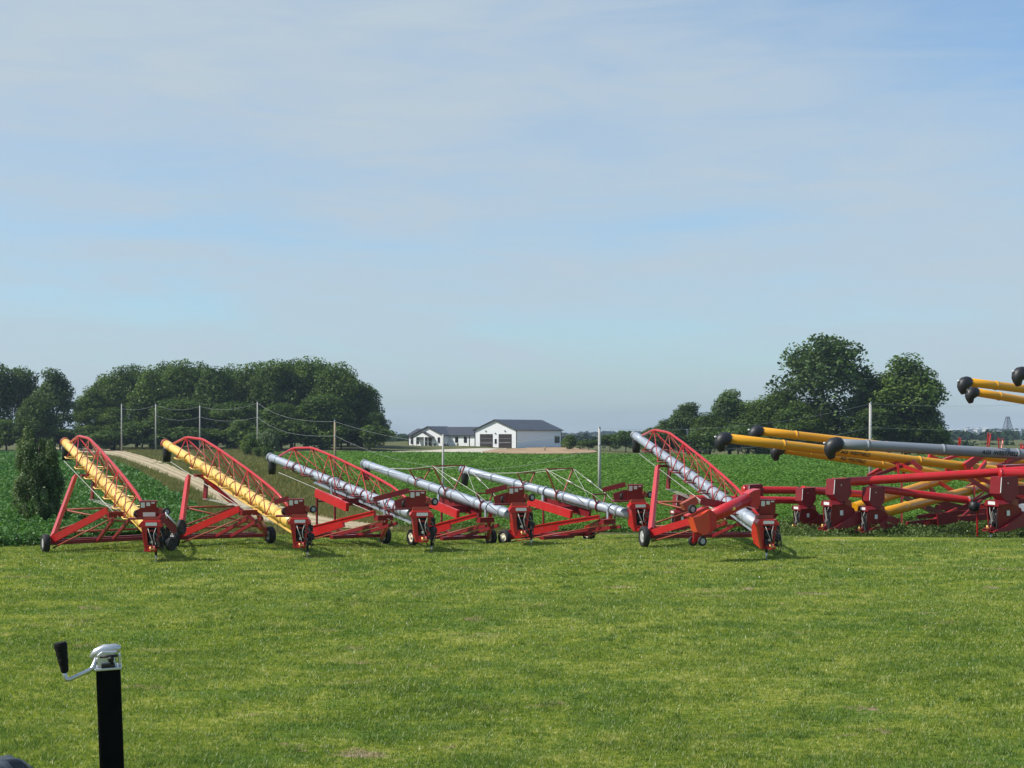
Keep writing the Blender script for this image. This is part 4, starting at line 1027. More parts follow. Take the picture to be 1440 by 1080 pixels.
def reach_auger(p0, p1, Dpair, r, mat, label, end=2.2, text=None, tpx=None, arm=.5, frames=(), legs=True, th=.2, arms=(), seams=6):
    E = at(*p0, Dpair[0]); Q = at(*p1, Dpair[1]); d = (E - Q).normalized()
    Lq = (Q - E).length; far = E - d * (Lq * end)
    zg = g(far.x, far.y)
    if far.z < zg + .6: far = E - d * ((E.z - zg - .6) / d.z)
    root = empty('grain_auger', (far.x, far.y, zg), 0, label, 'grain auger', GSP)
    o = Vector(root.location)
    T = spiral_tube(root, far - o, E - o, r, r, mat, seams)
    dome_spout(root, E - o, d, r)
    out = Vector((0, -1, 0)); out = (out - d * out.dot(d)).normalized(); up = out.cross(d);
    if up.z < 0: up = -up
    if text:
        X = tpx; s = (at(X, 600, Dpair[0]).x - E.x) / (-d.x)
        P0 = E - d * s - o
        wrap_text(text, T, P0, -d, up, out, r, th)
    n = Vector((-d.y, d.x, 0)).normalized()
    if legs:
        # wheels and lift arms below the middle of the tube
        c = E - d * ((far - E).length * arm); ww = []
        b = MB()
        for sx in (-1, 1):
            p = c + n * (sx * 1.9); p.z = g(p.x, p.y) + .38
            wheel(root, p - o, .38, .26, axis=n); ww.append(p)
            b.bar(p - o, E - d * ((far - E).length * (arm - .18)) + n * (sx * .3) - up * (r + .12) - o, .11, .2)
        b.bar(ww[0] - o, ww[1] - o, .14, .14); b.build('lift_frame', RED, root)
        b = MB()
        for sx, p in ((-1, ww[0]), (1, ww[1])):
            b.bar(p + Vector((0, 0, .1)) - o, E - d * ((far - E).length * (arm + .26)) + n * (sx * .3) - up * (r + .1) - o, .12, .22)
        b.build('lower_frame', DRED, root)
    for (ax0, ay0), (ax1, ay1), wd in arms:      # box arms of the folded undercarriage
        b = MB().bar(at(ax0, ay0, Dpair[1] - 1.2) - o, at(ax1, ay1, Dpair[1] - .6) - o, .16, wd); b.build('lift_arm', RED, root)
    for fx, w, h in frames:     # little red trapezoid frames on top
        s = (at(fx, 600, Dpair[1]).x - E.x) / (-d.x); c = E - d * s - o; b = MB()
        t = c + up * (r + h)
        dd = Vector((d.x, d.y, 0)).normalized(); a = (dd * .75 + n * .65).normalized()
        b.bar(t - a * w / 2, t + a * w / 2, .06, .07)
        for sx in (-1, 1): b.bar(c + up * (r - .02) + a * (sx * w * .25), t + a * (sx * w * .48), .05, .05)
        b.pipe([c + up * (r + h * .3) - a * w * .32, t + a * w * .3], .015, 5)
        b.build('cable_frame', RED, root)
    return root, E, d
reach_auger((1020, 616), (1400, 661), (66.5, 72), .225, DYEL, 'yellow auger with lettering on its tube, lower of the two black spouts over the field', 2.0, 'AGI  WESTFIELD', 1194, .62, th=.235, seams=4, arms=(((1357, 656), (1389, 634), .34), ((1366, 662), (1367, 646), .24), ((1306, 641), (1352, 658), .16), ((1318, 650), (1348, 640), .14)))
reach_auger((1066, 606), (1440, 649), (71.5, 76), .215, DYEL, 'yellow auger whose black spout sits just above and right of the lowest left spout', 2.0, None, None, .66, frames=((1338, .34, .62), (1382, .62, 1.06), (1434, .5, .70)))
reach_auger((1096, 631), (1330, 667), (70, 74.5), .21, DYEL, 'yellow auger beneath the lettered one, second line of lettering on its tube', 1.7, 'AGI  WESTFIELD', 1188, .7, th=.225, seams=4, arms=(((1221, 670), (1239, 659), .22), ((1250, 648), (1292, 664), .16), ((1258, 662), (1284, 650), .12), ((1271, 650), (1271, 665), .16)))
reach_auger((1176, 624), (1440, 639), (64.8, 66.5), .245, GREYT, 'dark grey auger tube with black spout crossing in front of the yellow tubes', 2.4, 'AGI  WESTFIELD', 1390, .7, frames=((1404, .66, .42),), th=.27)
reach_auger((1359, 537), (1440, 547), (67, 68.5), .205, DYEL, 'upper yellow auger at right whose black spout stands high against the sky', 7.5, None, None, .62)
reach_auger((1369, 551), (1440, 563), (70, 71.5), .2, DYEL, 'yellow auger just under the high spout with its smaller black spout tucked below', 7.5, None, None, .62)
reach_auger((1437, 524), (1500, 533), (64, 65), .215, DYEL, 'auger with the highest black spout, cut off by the right picture edge', 8, None, None, .62)

# ------------------------------------------------------------------ utility poles and wires
GP = 'wooden utility poles carrying wires across the field'
POLES = []
def pole(px, ytop, D, dia, mat, label, wires=True):
    x = ax(px, D); z = g(x, D); top = CZ - (ytop - YH) / F * D
    e = empty('utility_pole', (x, D, z), 0, label, 'utility pole', GP)
    MB().pipe([(0, 0, -.3), (0, 0, (top - z) * .5), (0, 0, top - z)], [dia * .6, dia * .5, dia * .4], 12).build('shaft', mat, e)
    if wires:
        b = MB()
        for h in (top - z - .05, (top - z) * .72): b.lathe([(0, .001), (0, .06), (.06, .08), (.12, .05), (.18, .03), (.18, .001)], (0, -dia * .3, h), (0, -.4, 1), 8)
        b.build('insulator', GALV, e)
    return Vector((x, D, top))
p1 = pole(171, 568, 305, .27, WOODP, 'utility pole in front of the left wood, leftmost')
p2 = pole(219, 568, 302, .27, WOODP, 'utility pole above the road between the two yellow augers, second from the left')
p3 = pole(281, 570, 299, .27, WOODP, 'utility pole rising behind the truss of the second yellow auger')
p4 = pole(362, 565, 290, .27, WOODP, 'utility pole beside the two road-side shrubs')
p5 = pole(471, 592, 140, .24, WOODB, 'brown utility pole behind the trussed silver auger')
p6 = pole(623, 611, 96, .15, WOODP, 'slim grey pole in front of the white house', False)
p7 = pole(843, 601, 115, .24, WOODP, 'slim pale tapered pole at mid field right of the house')
p8 = pole(1224, 567, 130, .30, WOODP, 'thick pale pole in front of the big right-hand trees')
p9 = pole(1570, 556, 150, .3, WOODP, 'pale pole beyond the right picture edge')
def wire(a, b, sagpx, lab, dz=(0, 0), r=None):
    a = a + Vector((0, 0, -dz[0])); b = b + Vector((0, 0, -dz[1])); pts = []
    D = (a.y + b.y) / 2; s = sagpx / F * D; n = 22
    for i in range(n + 1):
        t = i / n; p = a + (b - a) * t; p.z -= 4 * s * t * (1 - t); pts.append(p)
    rs = [(.00006 * p.y + .0015) if r is None else r for p in pts]
    o = MB().pipe(pts, rs, 5).build('power_wire', WIREM)
    tag(o, lab, 'wire', 'overhead wires between the poles')
wire(p1, p2, 4, 'upper wire between the two leftmost poles', (1, .2)); 
wire(p2, p3, 6, 'upper wire from the second to the third pole', (.2, .2)); wire(p2, p3, 6, 'lower wire from the second to the third pole', (2.4, 2.4))
wire(p3, p4, 7, 'upper wire from the third pole to the pole by the shrubs', (.2, .2)); wire(p3, p4, 6, 'lower wire from the third pole to the pole by the shrubs', (2.4, 3.1))
wire(p4, p5, 10, 'upper wire from the pole by the shrubs to the brown pole', (.2, .05)); wire(p4, p5, 11, 'lower wire from the pole by the shrubs to the brown pole', (3.1, 1.45))
wire(p5, p7, 27, 'upper wire sagging past the white house', (.05, .05)); wire(p5, p7, 39, 'lower wire sagging across the soybean field', (1.45, 1.6))
wire(p7, p8, 15, 'upper wire rising to the thick pale pole on the right', (.05, .05)); wire(p7, p8, 16, 'lower wire running to the thick pale pole on the right', (1.6, 2.2))
wire(p8, p9, 8, 'upper wire leaving the right edge past the big trees', (.05, .1)); wire(p8, p9, 8, 'lower wire leaving the right edge past the big trees', (2.2, 2.6))

# ------------------------------------------------------------------ the white house and garage
HD = 372.0
hang = R(-35)                                     # the front runs to the right and towards us
corner = Vector((ax(726.5, HD), HD, 0)); corner.z = g(corner.x, corner.y) + .15
uu = Vector((math.cos(hang), math.sin(hang), 0)); vv = Vector((-math.sin(hang), math.cos(hang), 0))
GW, GLn = 13.6, 21.5
# ground rises a little to the pad: footing height read from the photograph
hz = CZ - (630.2 - YH) / F * HD
def gable(root, W, L, eave, ridge, ox, oy, name='wall', over=.5, roofmat=ROOFM, zb=-.6, prefix=None):
    """gable facing -y, ridge along y; ox = left edge, oy = front"""
    MB().prism([(0, zb), (W, zb), (W, eave), (W / 2, ridge), (0, eave)], (ox, oy, 0), (1, 0, 0), (0, 0, 1), (0, L, 0)).build(name, WALLW, root)
    k = (ridge - eave) / (W / 2); r = MB(); t = .18
    r.prism([(-over, eave - over * k + .03), (W / 2, ridge + .03), (W + over, eave - over * k + .03), (W + over, eave - over * k + t), (W / 2, ridge + t + .05), (-over, eave - over * k + t)], (ox, oy - over, 0), (1, 0, 0), (0, 0, 1), (0, L + 2 * over, 0))
    return r.build('roof', roofmat, root)
garage = empty('garage', (corner.x, corner.y, hz), hang, 'big white metal garage with dark roof and two overhead doors', 'garage')
gable(garage, GW, GLn, 4.75, 7.35, -GW, 0)
c = MB()
c.box((-GW + .07, -.03, 2.1), (.2, .1, 5.3)); c.box((-.05, -.03, 2.1), (.2, .1, 5.3)); c.box((.03, GLn - .1, 2.1), (.1, .2, 5.3)); c.box((.03, GLn / 2, -.25), (.08, GLn, .5))
c.build('trim', TRIM, garage)
def gdoor(cx, w, h):
    d = MB()
    n = 4
    for i in range(n): d.box((cx, -.05, h * (i + .5) / n), (w, .08, h / n - .05))
    o = d.build('overhead_door', DOORM, garage)
    MB().box((cx, -.02, h / 2), (w + .3, .05, h + .15)).build('door_frame', TRIM, o)
    MB().box((cx, -.10, h * .42), (w * .96, .03, .09)).box((cx, -.10, h * .70), (w * .96, .03, .05)).build('panel_strip', GALV, o)
gdoor(-GW * .72, 3.9, 3.6); gdoor(-GW * .27, 3.9, 3.6)
w = MB().box((-GW * .495, -.05, 1.75), (.6, .08, 1.3)).build('window', TRIM, garage); MB().box((-GW * .495, -.1, 1.75), (.46, .04, 1.1)).build('pane', PANE, w)
w = MB().box((.05, GLn - 2.2, 2.2), (.08, 2.4, 1.9)).build('window', TRIM, garage); MB().box((.10, GLn - 2.2, 2.2), (.04, 2.1, 1.6)).build('pane', PANE, w)
for cx in (-GW * .73, -GW * .27, -GW * .5): MB().box((cx, -.12, 4.5 if cx != -GW * .5 else 3.9), (.3, .2, .22)).build('wall_lamp', TRIM, garage)
# house: long eaves front, gable wing and porch gable
house = empty('house', (corner.x, corner.y, hz), hang, 'low white farmhouse with dark roof and small porch gable', 'house')
Lh = 25.0                                         # runs left from the garage corner
def X0(px):                                       # local x on the front plane for a photo column
    # solve along u from the corner
    k = (px - 720) / F
    t = (k * corner.y - corner.x) / (uu.x - k * uu.y)
    return t
xl, xr = X0(568), X0(666) - .15
# main block: ridge along x
def eaves_block(root, x0, x1, y0, depth, eave, ridge, over=.5):
    MB().prism([(0, -.6), (depth, -.6), (depth, eave), (depth / 2, ridge), (0, eave)], (x0, y0, 0), (0, 1, 0), (0, 0, 1), (x1 - x0, 0, 0)).build('wall', WALLW, root)
    k = (ridge - eave) / (depth / 2); t = .2
    return MB().prism([(-over, eave - over * k + .03), (depth / 2, ridge + .03), (depth + over, eave - over * k + .03), (depth + over, eave - over * k + t), (depth / 2, ridge + t), (-over, eave - over * k + t)], (x0 - over, y0 - .0, 0), (0, 1, 0), (0, 0, 1), (x1 - x0 + 2 * over, 0, 0)).build('roof', ROOFM, root)
xg0, xg1 = X0(580), X0(623.5)
eaves_block(house, xl, xg0 + 2, 2.0, 9, 3.3, 5.0, .5)
eaves_block(house, xg0 + 3, xr - .3, 2.6, 9.5, 3.4, 5.45, .5)
gable(house, xg1 - xg0, 8, 3.35, 5.6, xg0, .2)
c = MB()
for cx, cy in ((xl + .02, 1.96), (xg0 + .02, .16), (xg1 - .02, .16), (X0(652), 2.55)): c.box((cx, cy, 1.4), (.2, .1, 3.9))
c.build('trim', TRIM, house)
def win(cx, cy, w, h, z=1.9, name='window'):
    o = MB().box((cx, cy - .04, z), (w + .16, .08, h + .16)).build(name, TRIM, house); MB().box((cx, cy - .09, z), (w, .04, h)).build('pane', PANE, o)
for px in (573, 578.6): win(X0(px), 2.0, .75, 1.75)
win(X0(586.2), .2, .95, 1.8); win(X0(616.5), .2, .6, 1.4, 2.0)
for px in (634, 646.3): win(X0(px) , 2.6, .85, 1.4, 2.15)
d = MB().box((X0(597.5), .15, 1.25), (1.0, .08, 2.6)).build('door', DOORM, house); MB().tube((X0(597.5) + .35, .05, 1.1), (X0(597.5) + .35, .0, 1.1), .06, 8).build('handle', CHROME, d)
d = MB().box((X0(604.5), .15, 1.25), (.95, .08, 2.6)).build('door', DOORM, house)
d = MB().box((X0(662.5), 2.52, 1.1), (1.1, .08, 2.3)).build('door', DOORM, house)
xa, xb = X0(587), X0(609)
wp = xb - xa; pr = MB()
kk = 1.3 / (wp / 2)
pr.prism([(-.3, 2.85 - .3 * kk), (wp / 2, 4.15), (wp + .3, 2.85 - .3 * kk), (wp + .3, 3.05 - .3 * kk), (wp / 2, 4.37), (-.3, 3.05 - .3 * kk)], (xa, -1.5, 0), (1, 0, 0), (0, 0, 1), (0, 1.72, 0))
pr.build('porch_roof', ROOFM, house)
MB().prism([(.1, 2.85), (wp / 2, 4.1), (wp - .1, 2.85)], (xa, -1.35, 0), (1, 0, 0), (0, 0, 1), (0, .1, 0)).build('porch_gable', WALLW, house)
for px in (589, 601): MB().box((X0(px), -1.25, 1.2), (.26, .26, 3.4)).build('porch_post', WALLW, house)
# garden tractor and planters by the house
t = empty('lawn_tractor', (*(corner + uu * X0(631) - vv * 1.2).to_2d(), hz - .05), hang + .4, 'small dark lawn tractor parked against the white house', 'lawn tractor')
MB().box((0, 0, .62), (1.5, .7, .35)).box((-.45, 0, .95), (.6, .5, .3)).box((.5, 0, 1.0), (.14, .5, .5)).build('body', BLACK, t)
for wx, wr2 in ((-.5, .28), (.5, .38)):
    for sy in (-1, 1): wheel(t, (wx, sy * .4, wr2), wr2, .22, axis=(0, 1, 0))
for px, lb in ((613.5, 'small dark potted shrub left of the house corner window'), (645.5, 'small dark potted shrub below the right house window')):
    q = corner + uu * X0(px) - vv * .6
    o = empty('potted_shrub', (q.x, q.y, hz), 0, lb, 'potted plant', 'potted shrubs by the house')
    MB().lathe([(0, .001), (0, .22), (.5, .3), (.5, .001)], (0, 0, 0), (0, 0, 1), 12).build('pot', BLACK, o)
    RNG = np.random.default_rng(int(px)); d = unit(120); V, Fc = leaf_quads(np.array([0, 0, .85]) + d * (.4 * RNG.random(120) ** .4)[:, None], np.full(120, .2), d); np_mesh('foliage', V, Fc, LEAF_A, o)
q = at(766, 640, 340); o = empty('marker_post', (q.x, q.y, g(q.x, q.y)), 0, 'short dark post at the edge of the bare soil', 'post')
MB().pipe([(0, 0, -.2), (0, 0, 1.0)], [.22, .18], 8).build('shaft', WOODB, o)

# ------------------------------------------------------------------ distance: hills, woods, town, tower
def ridge(name, D, spans, depth, mat):
    xs = np.linspace(-.46 * D, .46 * D, 160); px = xs / D * F + 720
    yy = np.interp(px, [p for p, _ in spans], [y for _, y in spans])
    top = CZ - (yy - YH) / F * D
    prof = [(-depth, -2), (-depth * .4, .55), (0, 1), (depth * .5, .6), (depth, -2)]
    V = []; n = len(xs)
    for dy, k in prof:
        z = np.where(k > 0, top * k, -1.5)
        V.append(np.stack([xs, np.full(n, D + dy), np.maximum(z, -1.5)], 1))
    i = np.arange(len(prof) - 1)[:, None] * n + np.arange(n - 1)[None]
    Fc = np.stack([i, i + 1, i + n + 1, i + n], -1).reshape(-1, 4)
    return tag(np_mesh(name, np.concatenate(V), Fc, mat, smooth=True), kind='structure')
RA = [(-200, 604), (100, 605), (400, 608), (540, 612), (570, 611), (650, 612), (760, 610), (800, 610), (850, 607.5), (900, 608), (1000, 606), (1320, 606), (1360, 604), (1440, 605), (1700, 605)]
ridge('hills', 2900, RA, 500, HILLM)
def wood(name, D0, D1, spans, n, hgt, size, label, x0=-300, x1=1740, dens=60):
    global RNG
    RNG = np.random.default_rng(n)
    px = RNG.uniform(x0, x1, n); D = RNG.uniform(D0, D1, n); X = (px - 720) / F * D
    yy = np.interp(px, [p for p, _ in spans], [y for _, y in spans])
    top = CZ - (yy - YH) / F * D; h = hgt * (.7 + .5 * RNG.random(n))
    Zt = top + (h - hgt) * .8
    Cs = []
    for i in range(n):
        d = unit(dens); d[:, 2] = np.abs(d[:, 2]) * 1.0 - .25 * RNG.random(dens)
        w = h[i] * .5
        Cs.append(np.array([X[i], D[i], Zt[i] - h[i] * .5]) + d * np.array([w, w, h[i] * .5]) * (.7 + .35 * RNG.random(dens))[:, None])
    C = np.concatenate(Cs); V, Fc = leaf_quads(C, np.full(len(C), size), np.tile(np.array([0, -.3, .5]), (len(C), 1)), .85)
    return tag(np_mesh(name, V, Fc, FARWOOD), label, 'woods', kind='stuff')
wood('distant_woods', 2300, 2850, [(p, y + .3) for p, y in RA], 1500, 14, 6.5, 'far wooded ridge on the horizon')
wood('distant_woods', 900, 1300, [(-200, 611), (540, 612), (570, 612.5), (650, 615), (790, 613), (850, 613), (900, 613), (1300, 611), (1325, 607), (1370, 607.5), (1440, 607.5), (1740, 608)], 700, 11, 3.6, 'mid-distance wood beyond the fields')
wood('distant_woods', 520, 680, [(-200, 615), (500, 614), (572, 613.5), (600, 622), (650, 627), (790, 620), (850, 617), (900, 615), (1320, 620), (1380, 625), (1740, 624)], 620, 8, 2.0, 'low tree belt just beyond the house and hedgerow')
GT = 'pale sheds of the far town'
for px, py, wpx, hpx, lb in ((1343, 604.2, 16, 2.6, 'long pale shed left-most in the far town'), (1361, 603.2, 9, 2.2, 'short pale shed next to the long one in the far town'), (1374, 603.6, 8, 2.8, 'squarish white shed in the far town left of the lattice tower'), (1387, 602.6, 7, 2.8, 'brightest white block in the far town left of the lattice tower'), (1428, 606, 12, 3.2, 'pale building right of the lattice tower'), (1402, 606.5, 8, 2, 'low pale building just left of the lattice tower')):
    D = 2250.; q = at(px, py, D); w = wpx / F * D; h = hpx / F * D
    o = empty('shed', (q.x, D, g(q.x, D)), .3, lb, 'shed', GT); H = q.z - g(q.x, D)
    MB().box((0, 0, H / 2), (w, 14, H)).build('wall', TOWN, o)
    MB().prism([(-7.6, 0), (7.6, 0), (0, h * .4)], (-w / 2 - .5, 0, H), (0, 1, 0), (0, 0, 1), (w + 1, 0, 0)).build('roof', TOWN, o)
q = at(1417, 586, 1500); zg = g(q.x, q.y); H = q.z - zg
tw = empty('lattice_tower', (q.x, q.y, zg), .4, 'grey steel lattice tower on the far right skyline', 'tower')
b = MB(); c = MB()
lv = 7
for k in range(lv + 1):
    z = H * k / lv; w = 4.2 * (1 - k / lv) + 1.1
    for a in range(4):
        p = lambda a, w, z: Vector((w * (1 if a in (0, 3) else -1), w * (1 if a < 2 else -1), z))
        if k < lv:
            w2 = 4.2 * (1 - (k + 1) / lv) + 1.1; z2 = H * (k + 1) / lv
            b.bar(p(a, w, z), p(a, w2, z2), .55, .55)
            c.bar(p(a, w, z), p((a + 1) % 4, w2, z2), .32, .32); c.bar(p((a + 1) % 4, w, z), p(a, w2, z2), .32, .32)
        c.bar(p(a, w, z), p((a + 1) % 4, w, z), .32, .32)
b.build('legs', TOWERM, tw); c.build('lattice', TOWERM, tw)
MB().bar((-3.4, 0, H * .93), (3.4, 0, H * .93), .6, .6).build('crossarm', TOWERM, tw)

# ------------------------------------------------------------------ foreground: trailer jack and tarp
JD = 3.8
jt = at(153, 939, JD); gz0 = g(jt.x, JD)
tilt = .036
jk = empty('trailer_jack', (jt.x + tilt * (jt.z - gz0), JD, gz0), 0, 'black square trailer jack with bright crank head and black grip in the foreground', 'trailer jack')
jk.rotation_euler = (0, -tilt, R(15))
Lj = jt.z - gz0
tw_ = .0625
MB().box((0, 0, Lj / 2 + .03), (tw_, tw_, Lj - .06)).build('post', JACKM, jk, .005)
MB().box((0, 0, .02), (.16, .16, .02)).box((0, 0, .05), (.05, .05, .08)).build('foot', CHROME, jk, .003)
cap = MB().box((0, 0, Lj + .0035), (.070, .070, .007)).build('cap', CHROME, jk, .002)
hb = MB()
hb.prism([(-.026, .007), (.022, .007), (.018, .036), (.026, .048), (-.014, .050), (-.028, .040)], (0, -.022, Lj), (1, 0, 0), (0, 0, 1), (0, .044, 0))
hb.build('crank_housing', CHROME, jk, .003)
lidp = MB().pipe([(-.040, 0, Lj + .030), (-.028, 0, Lj + .045), (-.008, 0, Lj + .053), (.020, 0, Lj + .053), (.033, 0, Lj + .050)], [.010, .0125, .0125, .0115, .009], 12).build('bracket', CHROME, jk)
MB().lathe([(0, .001), (0, .008), (.012, .008), (.012, .001)], (.008, -.022, Lj + .028), (0, -1, 0), 8).lathe([(0, .001), (0, .006), (.01, .006), (.01, .001)], (.012, -.022, Lj + .014), (0, -1, 0), 6).build('bolt', BLACK, jk)
b = MB().box((0, -.028, Lj + .012), (.034, .014, .012)); b.build('clip', BLACK, jk, .002)
MB().tube((-.020, -.024, Lj + .036), (.026, -.024, Lj + .036), .0035, 8).build('crank_pin', BLACK, jk)
MB().box((.030, 0, Lj + .022), (.006, .036, .03)).build('side_tab', CHROME, jk, .0015)
f = JD / F
def J(px, py): return Vector(((px - 153) * f, 0, Lj - (py - 939) * f))
cr = MB().pipe([(-.022, 0, Lj + .030), J(137, 924) + Vector((0, -.01, 0)), J(133, 934) + Vector((0, -.02, 0)), J(128, 938) + Vector((0, -.02, 0)), J(102, 947.5) + Vector((0, -.03, 0)), J(97.5, 947.5) + Vector((0, -.03, 0)), J(95.5, 943) + Vector((0, -.03, 0)), J(94.5, 930) + Vector((0, -.03, 0))], .0062, 12).build('crank', CHROME, jk)
gpth = []; gr = []
for k in range(29):
    t = k / 28; gpth.append(J(95.8 - 5.2 * t, 938 - 42.4 * t)); ph = (t * 4.2) % 1.0
    gr.append((.0088 + .0092 * t ** .8) * (1 - .10 * max(0, 1 - abs(ph - .06) / .14)) * (.8 if k == 0 else 1) * (.93 if k == 28 else 1))
MB().pipe([p + Vector((0, -.03, 0)) for p in gpth], gr, 18).build('grip', GRIPM, cr)
# crumpled tarp bundle beside it
def tarp():
    D = 3.55; x = ax(8, D); z0 = g(x, D); top = CZ - (1068.5 - YH) / F * D - z0
    e = empty('tarp_bundle', (x, D, z0), 0, 'crumpled dark grey tarp bundle peeking in at the bottom left corner', 'tarp')
    n, m = 48, 30; V = []; Fc = []
    rd = np.random.default_rng(4)
    for i in range(m):
        v = i / (m - 1)
        for k in range(n):
            t = 2 * math.pi * k / n
            r = .205 * math.cos(v * math.pi / 2) ** .55 * (1 + .17 * math.sin(5 * t + 6 * v) + .11 * math.sin(11 * t - 9 * v) + .05 * math.sin(17 * t + 3 * math.sin(7 * v)))
            V.append((r * math.cos(t) * .55 - .02, r * math.sin(t), top * (math.sin(v * math.pi / 2) ** .8) * (1 + .03 * math.sin(6 * t) * (1 - v)) * (1 if v < .98 else 1)))
    for i in range(m - 1):
        for k in range(n):
            k2 = (k + 1) % n; Fc.append((i * n + k, i * n + k2, (i + 1) * n + k2, (i + 1) * n + k))
    np_mesh('cover', V, Fc, TARPM, e)
tarp()

# ------------------------------------------------------------------ haze, sky, sun, camera
def haze():
    b = MB().box((0, 1900, 40), (4400, 5000, 92 + 0)); b.v = [(x, y, -9 if z < 0 else 60) for x, y, z in b.v]
    m, nt, out = node_mat('haze_air')
    v = N(nt, 'ShaderNodeVolumePrincipled'); v.inputs['Color'].default_value = (.62, .76, .95, 1); v.inputs['Density'].default_value = .00013
    v.inputs['Anisotropy'].default_value = .2
    nt.links.new(v.outputs[0], out.inputs['Volume'])
    return tag(b.build('haze', m), kind='stuff')
haze()
W = bpy.data.worlds.new('World'); S.world = W; W.use_nodes = True
nt = W.node_tree; nt.nodes.clear()
SUN_EL, SUN_AZ = R(47), (-.985, -.17)              # towards the sun: from the left, a little behind the viewer
out = N(nt, 'ShaderNodeOutputWorld'); bg = N(nt, 'ShaderNodeBackground')
sky = N(nt, 'ShaderNodeTexSky'); sky.sky_type = 'NISHITA'; sky.sun_disc = False
sky.sun_elevation = SUN_EL; sky.sun_rotation = math.atan2(SUN_AZ[0], SUN_AZ[1]); sky.air_density = 1.0; sky.dust_density = 1.2; sky.ozone_density = 1.4
tc = N(nt, 'ShaderNodeTexCoord')
mp = N(nt, 'ShaderNodeMapping'); mp.inputs['Scale'].default_value = (1.5, 1.2, 7.5); mp.inputs['Rotation'].default_value = (0, R(4), 0); mp.inputs['Location'].default_value = (.35, .2, .62)
nt.links.new(tc.outputs['Generated'], mp.inputs['Vector'])
cl = N(nt, 'ShaderNodeTexNoise'); cl.inputs['Scale'].default_value = 1.15; cl.inputs['Detail'].default_value = 5; cl.inputs['Roughness'].default_value = .45; cl.inputs['Distortion'].default_value = .5
nt.links.new(mp.outputs['Vector'], cl.inputs['Vector'])
cm = N(nt, 'ShaderNodeMapRange'); cm.inputs['From Min'].default_value = .30; cm.inputs['From Max'].default_value = .58; cm.inputs['To Min'].default_value = .74; cm.inputs['To Max'].default_value = 1.0
cm.interpolation_type = 'SMOOTHSTEP'
nt.links.new(cl.outputs['Fac'], cm.inputs['Value'])
mp2 = N(nt, 'ShaderNodeMapping'); mp2.inputs['Scale'].default_value = (3.2, 1.0, 21); mp2.inputs['Rotation'].default_value = (0, R(2), 0); mp2.inputs['Location'].default_value = (.2, 0, .15)
nt.links.new(tc.outputs['Generated'], mp2.inputs['Vector'])
st = N(nt, 'ShaderNodeTexNoise'); st.inputs['Scale'].default_value = 1.0; st.inputs['Detail'].default_value = 4; st.inputs['Distortion'].default_value = .6
nt.links.new(mp2.outputs['Vector'], st.inputs['Vector'])
sm = N(nt, 'ShaderNodeMapRange'); sm.interpolation_type = 'SMOOTHSTEP'; sm.inputs['From Min'].default_value = .44; sm.inputs['From Max'].default_value = .66; sm.inputs['To Min'].default_value = .12; sm.inputs['To Max'].default_value = .62
nt.links.new(st.outputs['Fac'], sm.inputs['Value'])
dt = N(nt, 'ShaderNodeVectorMath', operation='DOT_PRODUCT'); dt.inputs[1].default_value = (.5, 0, .87); nt.links.new(tc.outputs['Generated'], dt.inputs[0])
cw = N(nt, 'ShaderNodeMath', operation='MULTIPLY_ADD'); cw.inputs[1].default_value = .14; nt.links.new(cl.outputs['Fac'], cw.inputs[0]); nt.links.new(dt.outputs['Value'], cw.inputs[2])
gm = N(nt, 'ShaderNodeMapRange'); gm.interpolation_type = 'SMOOTHSTEP'; gm.inputs['From Min'].default_value = .33; gm.inputs['From Max'].default_value = .47; gm.inputs['To Max'].default_value = .55
nt.links.new(cw.outputs[0], gm.inputs['Value'])
sx = N(nt, 'ShaderNodeSeparateXYZ'); nt.links.new(tc.outputs['Generated'], sx.inputs['Vector'])
wr_ = N(nt, 'ShaderNodeValToRGB'); we = wr_.color_ramp.elements; we[0].position = .0; we[0].color = (.75, .75, .75, 1); we[1].position = .20; we[1].color = (.12, .12, .12, 1)
for p_, c_ in ((.085, 1), (.125, 1)): w_e = we.new(p_); w_e.color = (c_, c_, c_, 1)
nt.links.new(sx.outputs['Z'], wr_.inputs['Fac'])
wm = N(nt, 'ShaderNodeMath', operation='MULTIPLY'); nt.links.new(sm.outputs['Result'], wm.inputs[0]); nt.links.new(wr_.outputs['Color'], wm.inputs[1])
f1 = N(nt, 'ShaderNodeMath', operation='SUBTRACT'); nt.links.new(cm.outputs['Result'], f1.inputs[0]); nt.links.new(wm.outputs[0], f1.inputs[1])
f2 = N(nt, 'ShaderNodeMath', operation='SUBTRACT'); f2.use_clamp = True; nt.links.new(f1.outputs[0], f2.inputs[0]); nt.links.new(gm.outputs['Result'], f2.inputs[1])
mp3 = N(nt, 'ShaderNodeMapping'); mp3.inputs['Scale'].default_value = (5, 2, 26); mp3.inputs['Rotation'].default_value = (0, R(-7), 0)
nt.links.new(tc.outputs['Generated'], mp3.inputs['Vector'])
fb = N(nt, 'ShaderNodeTexNoise'); fb.inputs['Scale'].default_value = 1.6; fb.inputs['Detail'].default_value = 9; fb.inputs['Roughness'].default_value = .6; fb.inputs['Distortion'].default_value = 1.2
nt.links.new(mp3.outputs['Vector'], fb.inputs['Vector'])
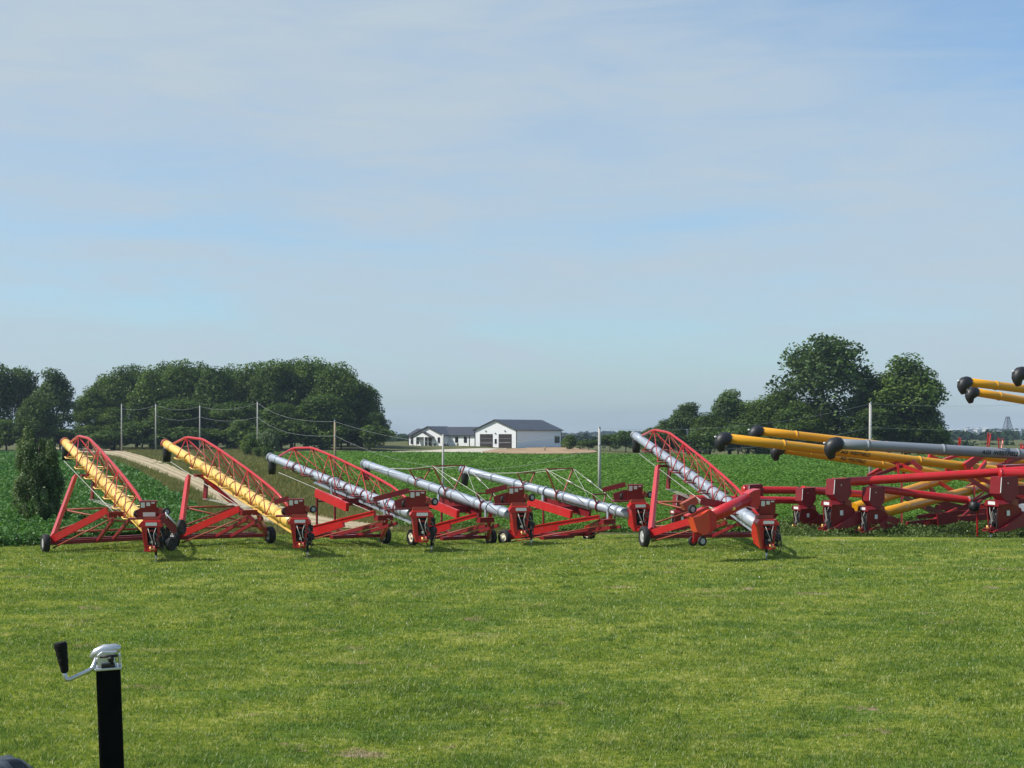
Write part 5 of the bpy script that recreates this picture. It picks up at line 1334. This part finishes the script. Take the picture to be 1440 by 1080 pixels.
fm = N(nt, 'ShaderNodeMapRange'); fm.inputs['From Min'].default_value = .38; fm.inputs['From Max'].default_value = .68; fm.inputs['To Min'].default_value = .04; fm.inputs['To Max'].default_value = -.16
nt.links.new(fb.outputs['Fac'], fm.inputs['Value'])
f3 = N(nt, 'ShaderNodeMath', operation='ADD'); f3.use_clamp = True; nt.links.new(f2.outputs[0], f3.inputs[0]); nt.links.new(fm.outputs['Result'], f3.inputs[1]); f2 = f3
mix = N(nt, 'ShaderNodeMixRGB'); mix.inputs['Color2'].default_value = (4.1, 4.92, 5.6, 1)
nt.links.new(f2.outputs[0], mix.inputs['Fac']); tint = N(nt, 'ShaderNodeMixRGB', blend_type='MULTIPLY'); tint.inputs['Fac'].default_value = 1; tint.inputs['Color2'].default_value = (.93, 1.22, 1.40, 1)
nt.links.new(sky.outputs['Color'], tint.inputs['Color1']); nt.links.new(tint.outputs['Color'], mix.inputs['Color1'])
nt.links.new(mix.outputs['Color'], bg.inputs['Color']); bg.inputs['Strength'].default_value = .10
nt.links.new(bg.outputs[0], out.inputs['Surface'])
sl = bpy.data.lights.new('sun', 'SUN'); sl.energy = 4.3; sl.angle = R(.55); sl.color = (1, .955, .88)
so = bpy.data.objects.new('sun', sl); COL.objects.link(so)
dirv = Vector((SUN_AZ[0] * math.cos(SUN_EL), SUN_AZ[1] * math.cos(SUN_EL), math.sin(SUN_EL)))
so.rotation_euler = dirv.to_track_quat('Z', 'Y').to_euler(); so.location = (-40, 20, 60)
cam = bpy.data.cameras.new('camera'); cam.sensor_width = 36; cam.lens = F / 1440 * 36; cam.shift_y = (YH - 540) / 1440
cam.clip_start = .1; cam.clip_end = 20000
co = bpy.data.objects.new('camera', cam); COL.objects.link(co); co.location = (0, 0, CZ); co.rotation_euler = (R(90), 0, 0)
S.camera = co
S.view_settings.view_transform = 'Standard'; S.view_settings.look = 'None'; S.view_settings.exposure = .30; S.view_settings.gamma = 1
S.cycles.max_bounces = 6; S.cycles.diffuse_bounces = 3; S.cycles.transmission_bounces = 3; S.cycles.volume_bounces = 0; S.cycles.transparent_max_bounces = 6
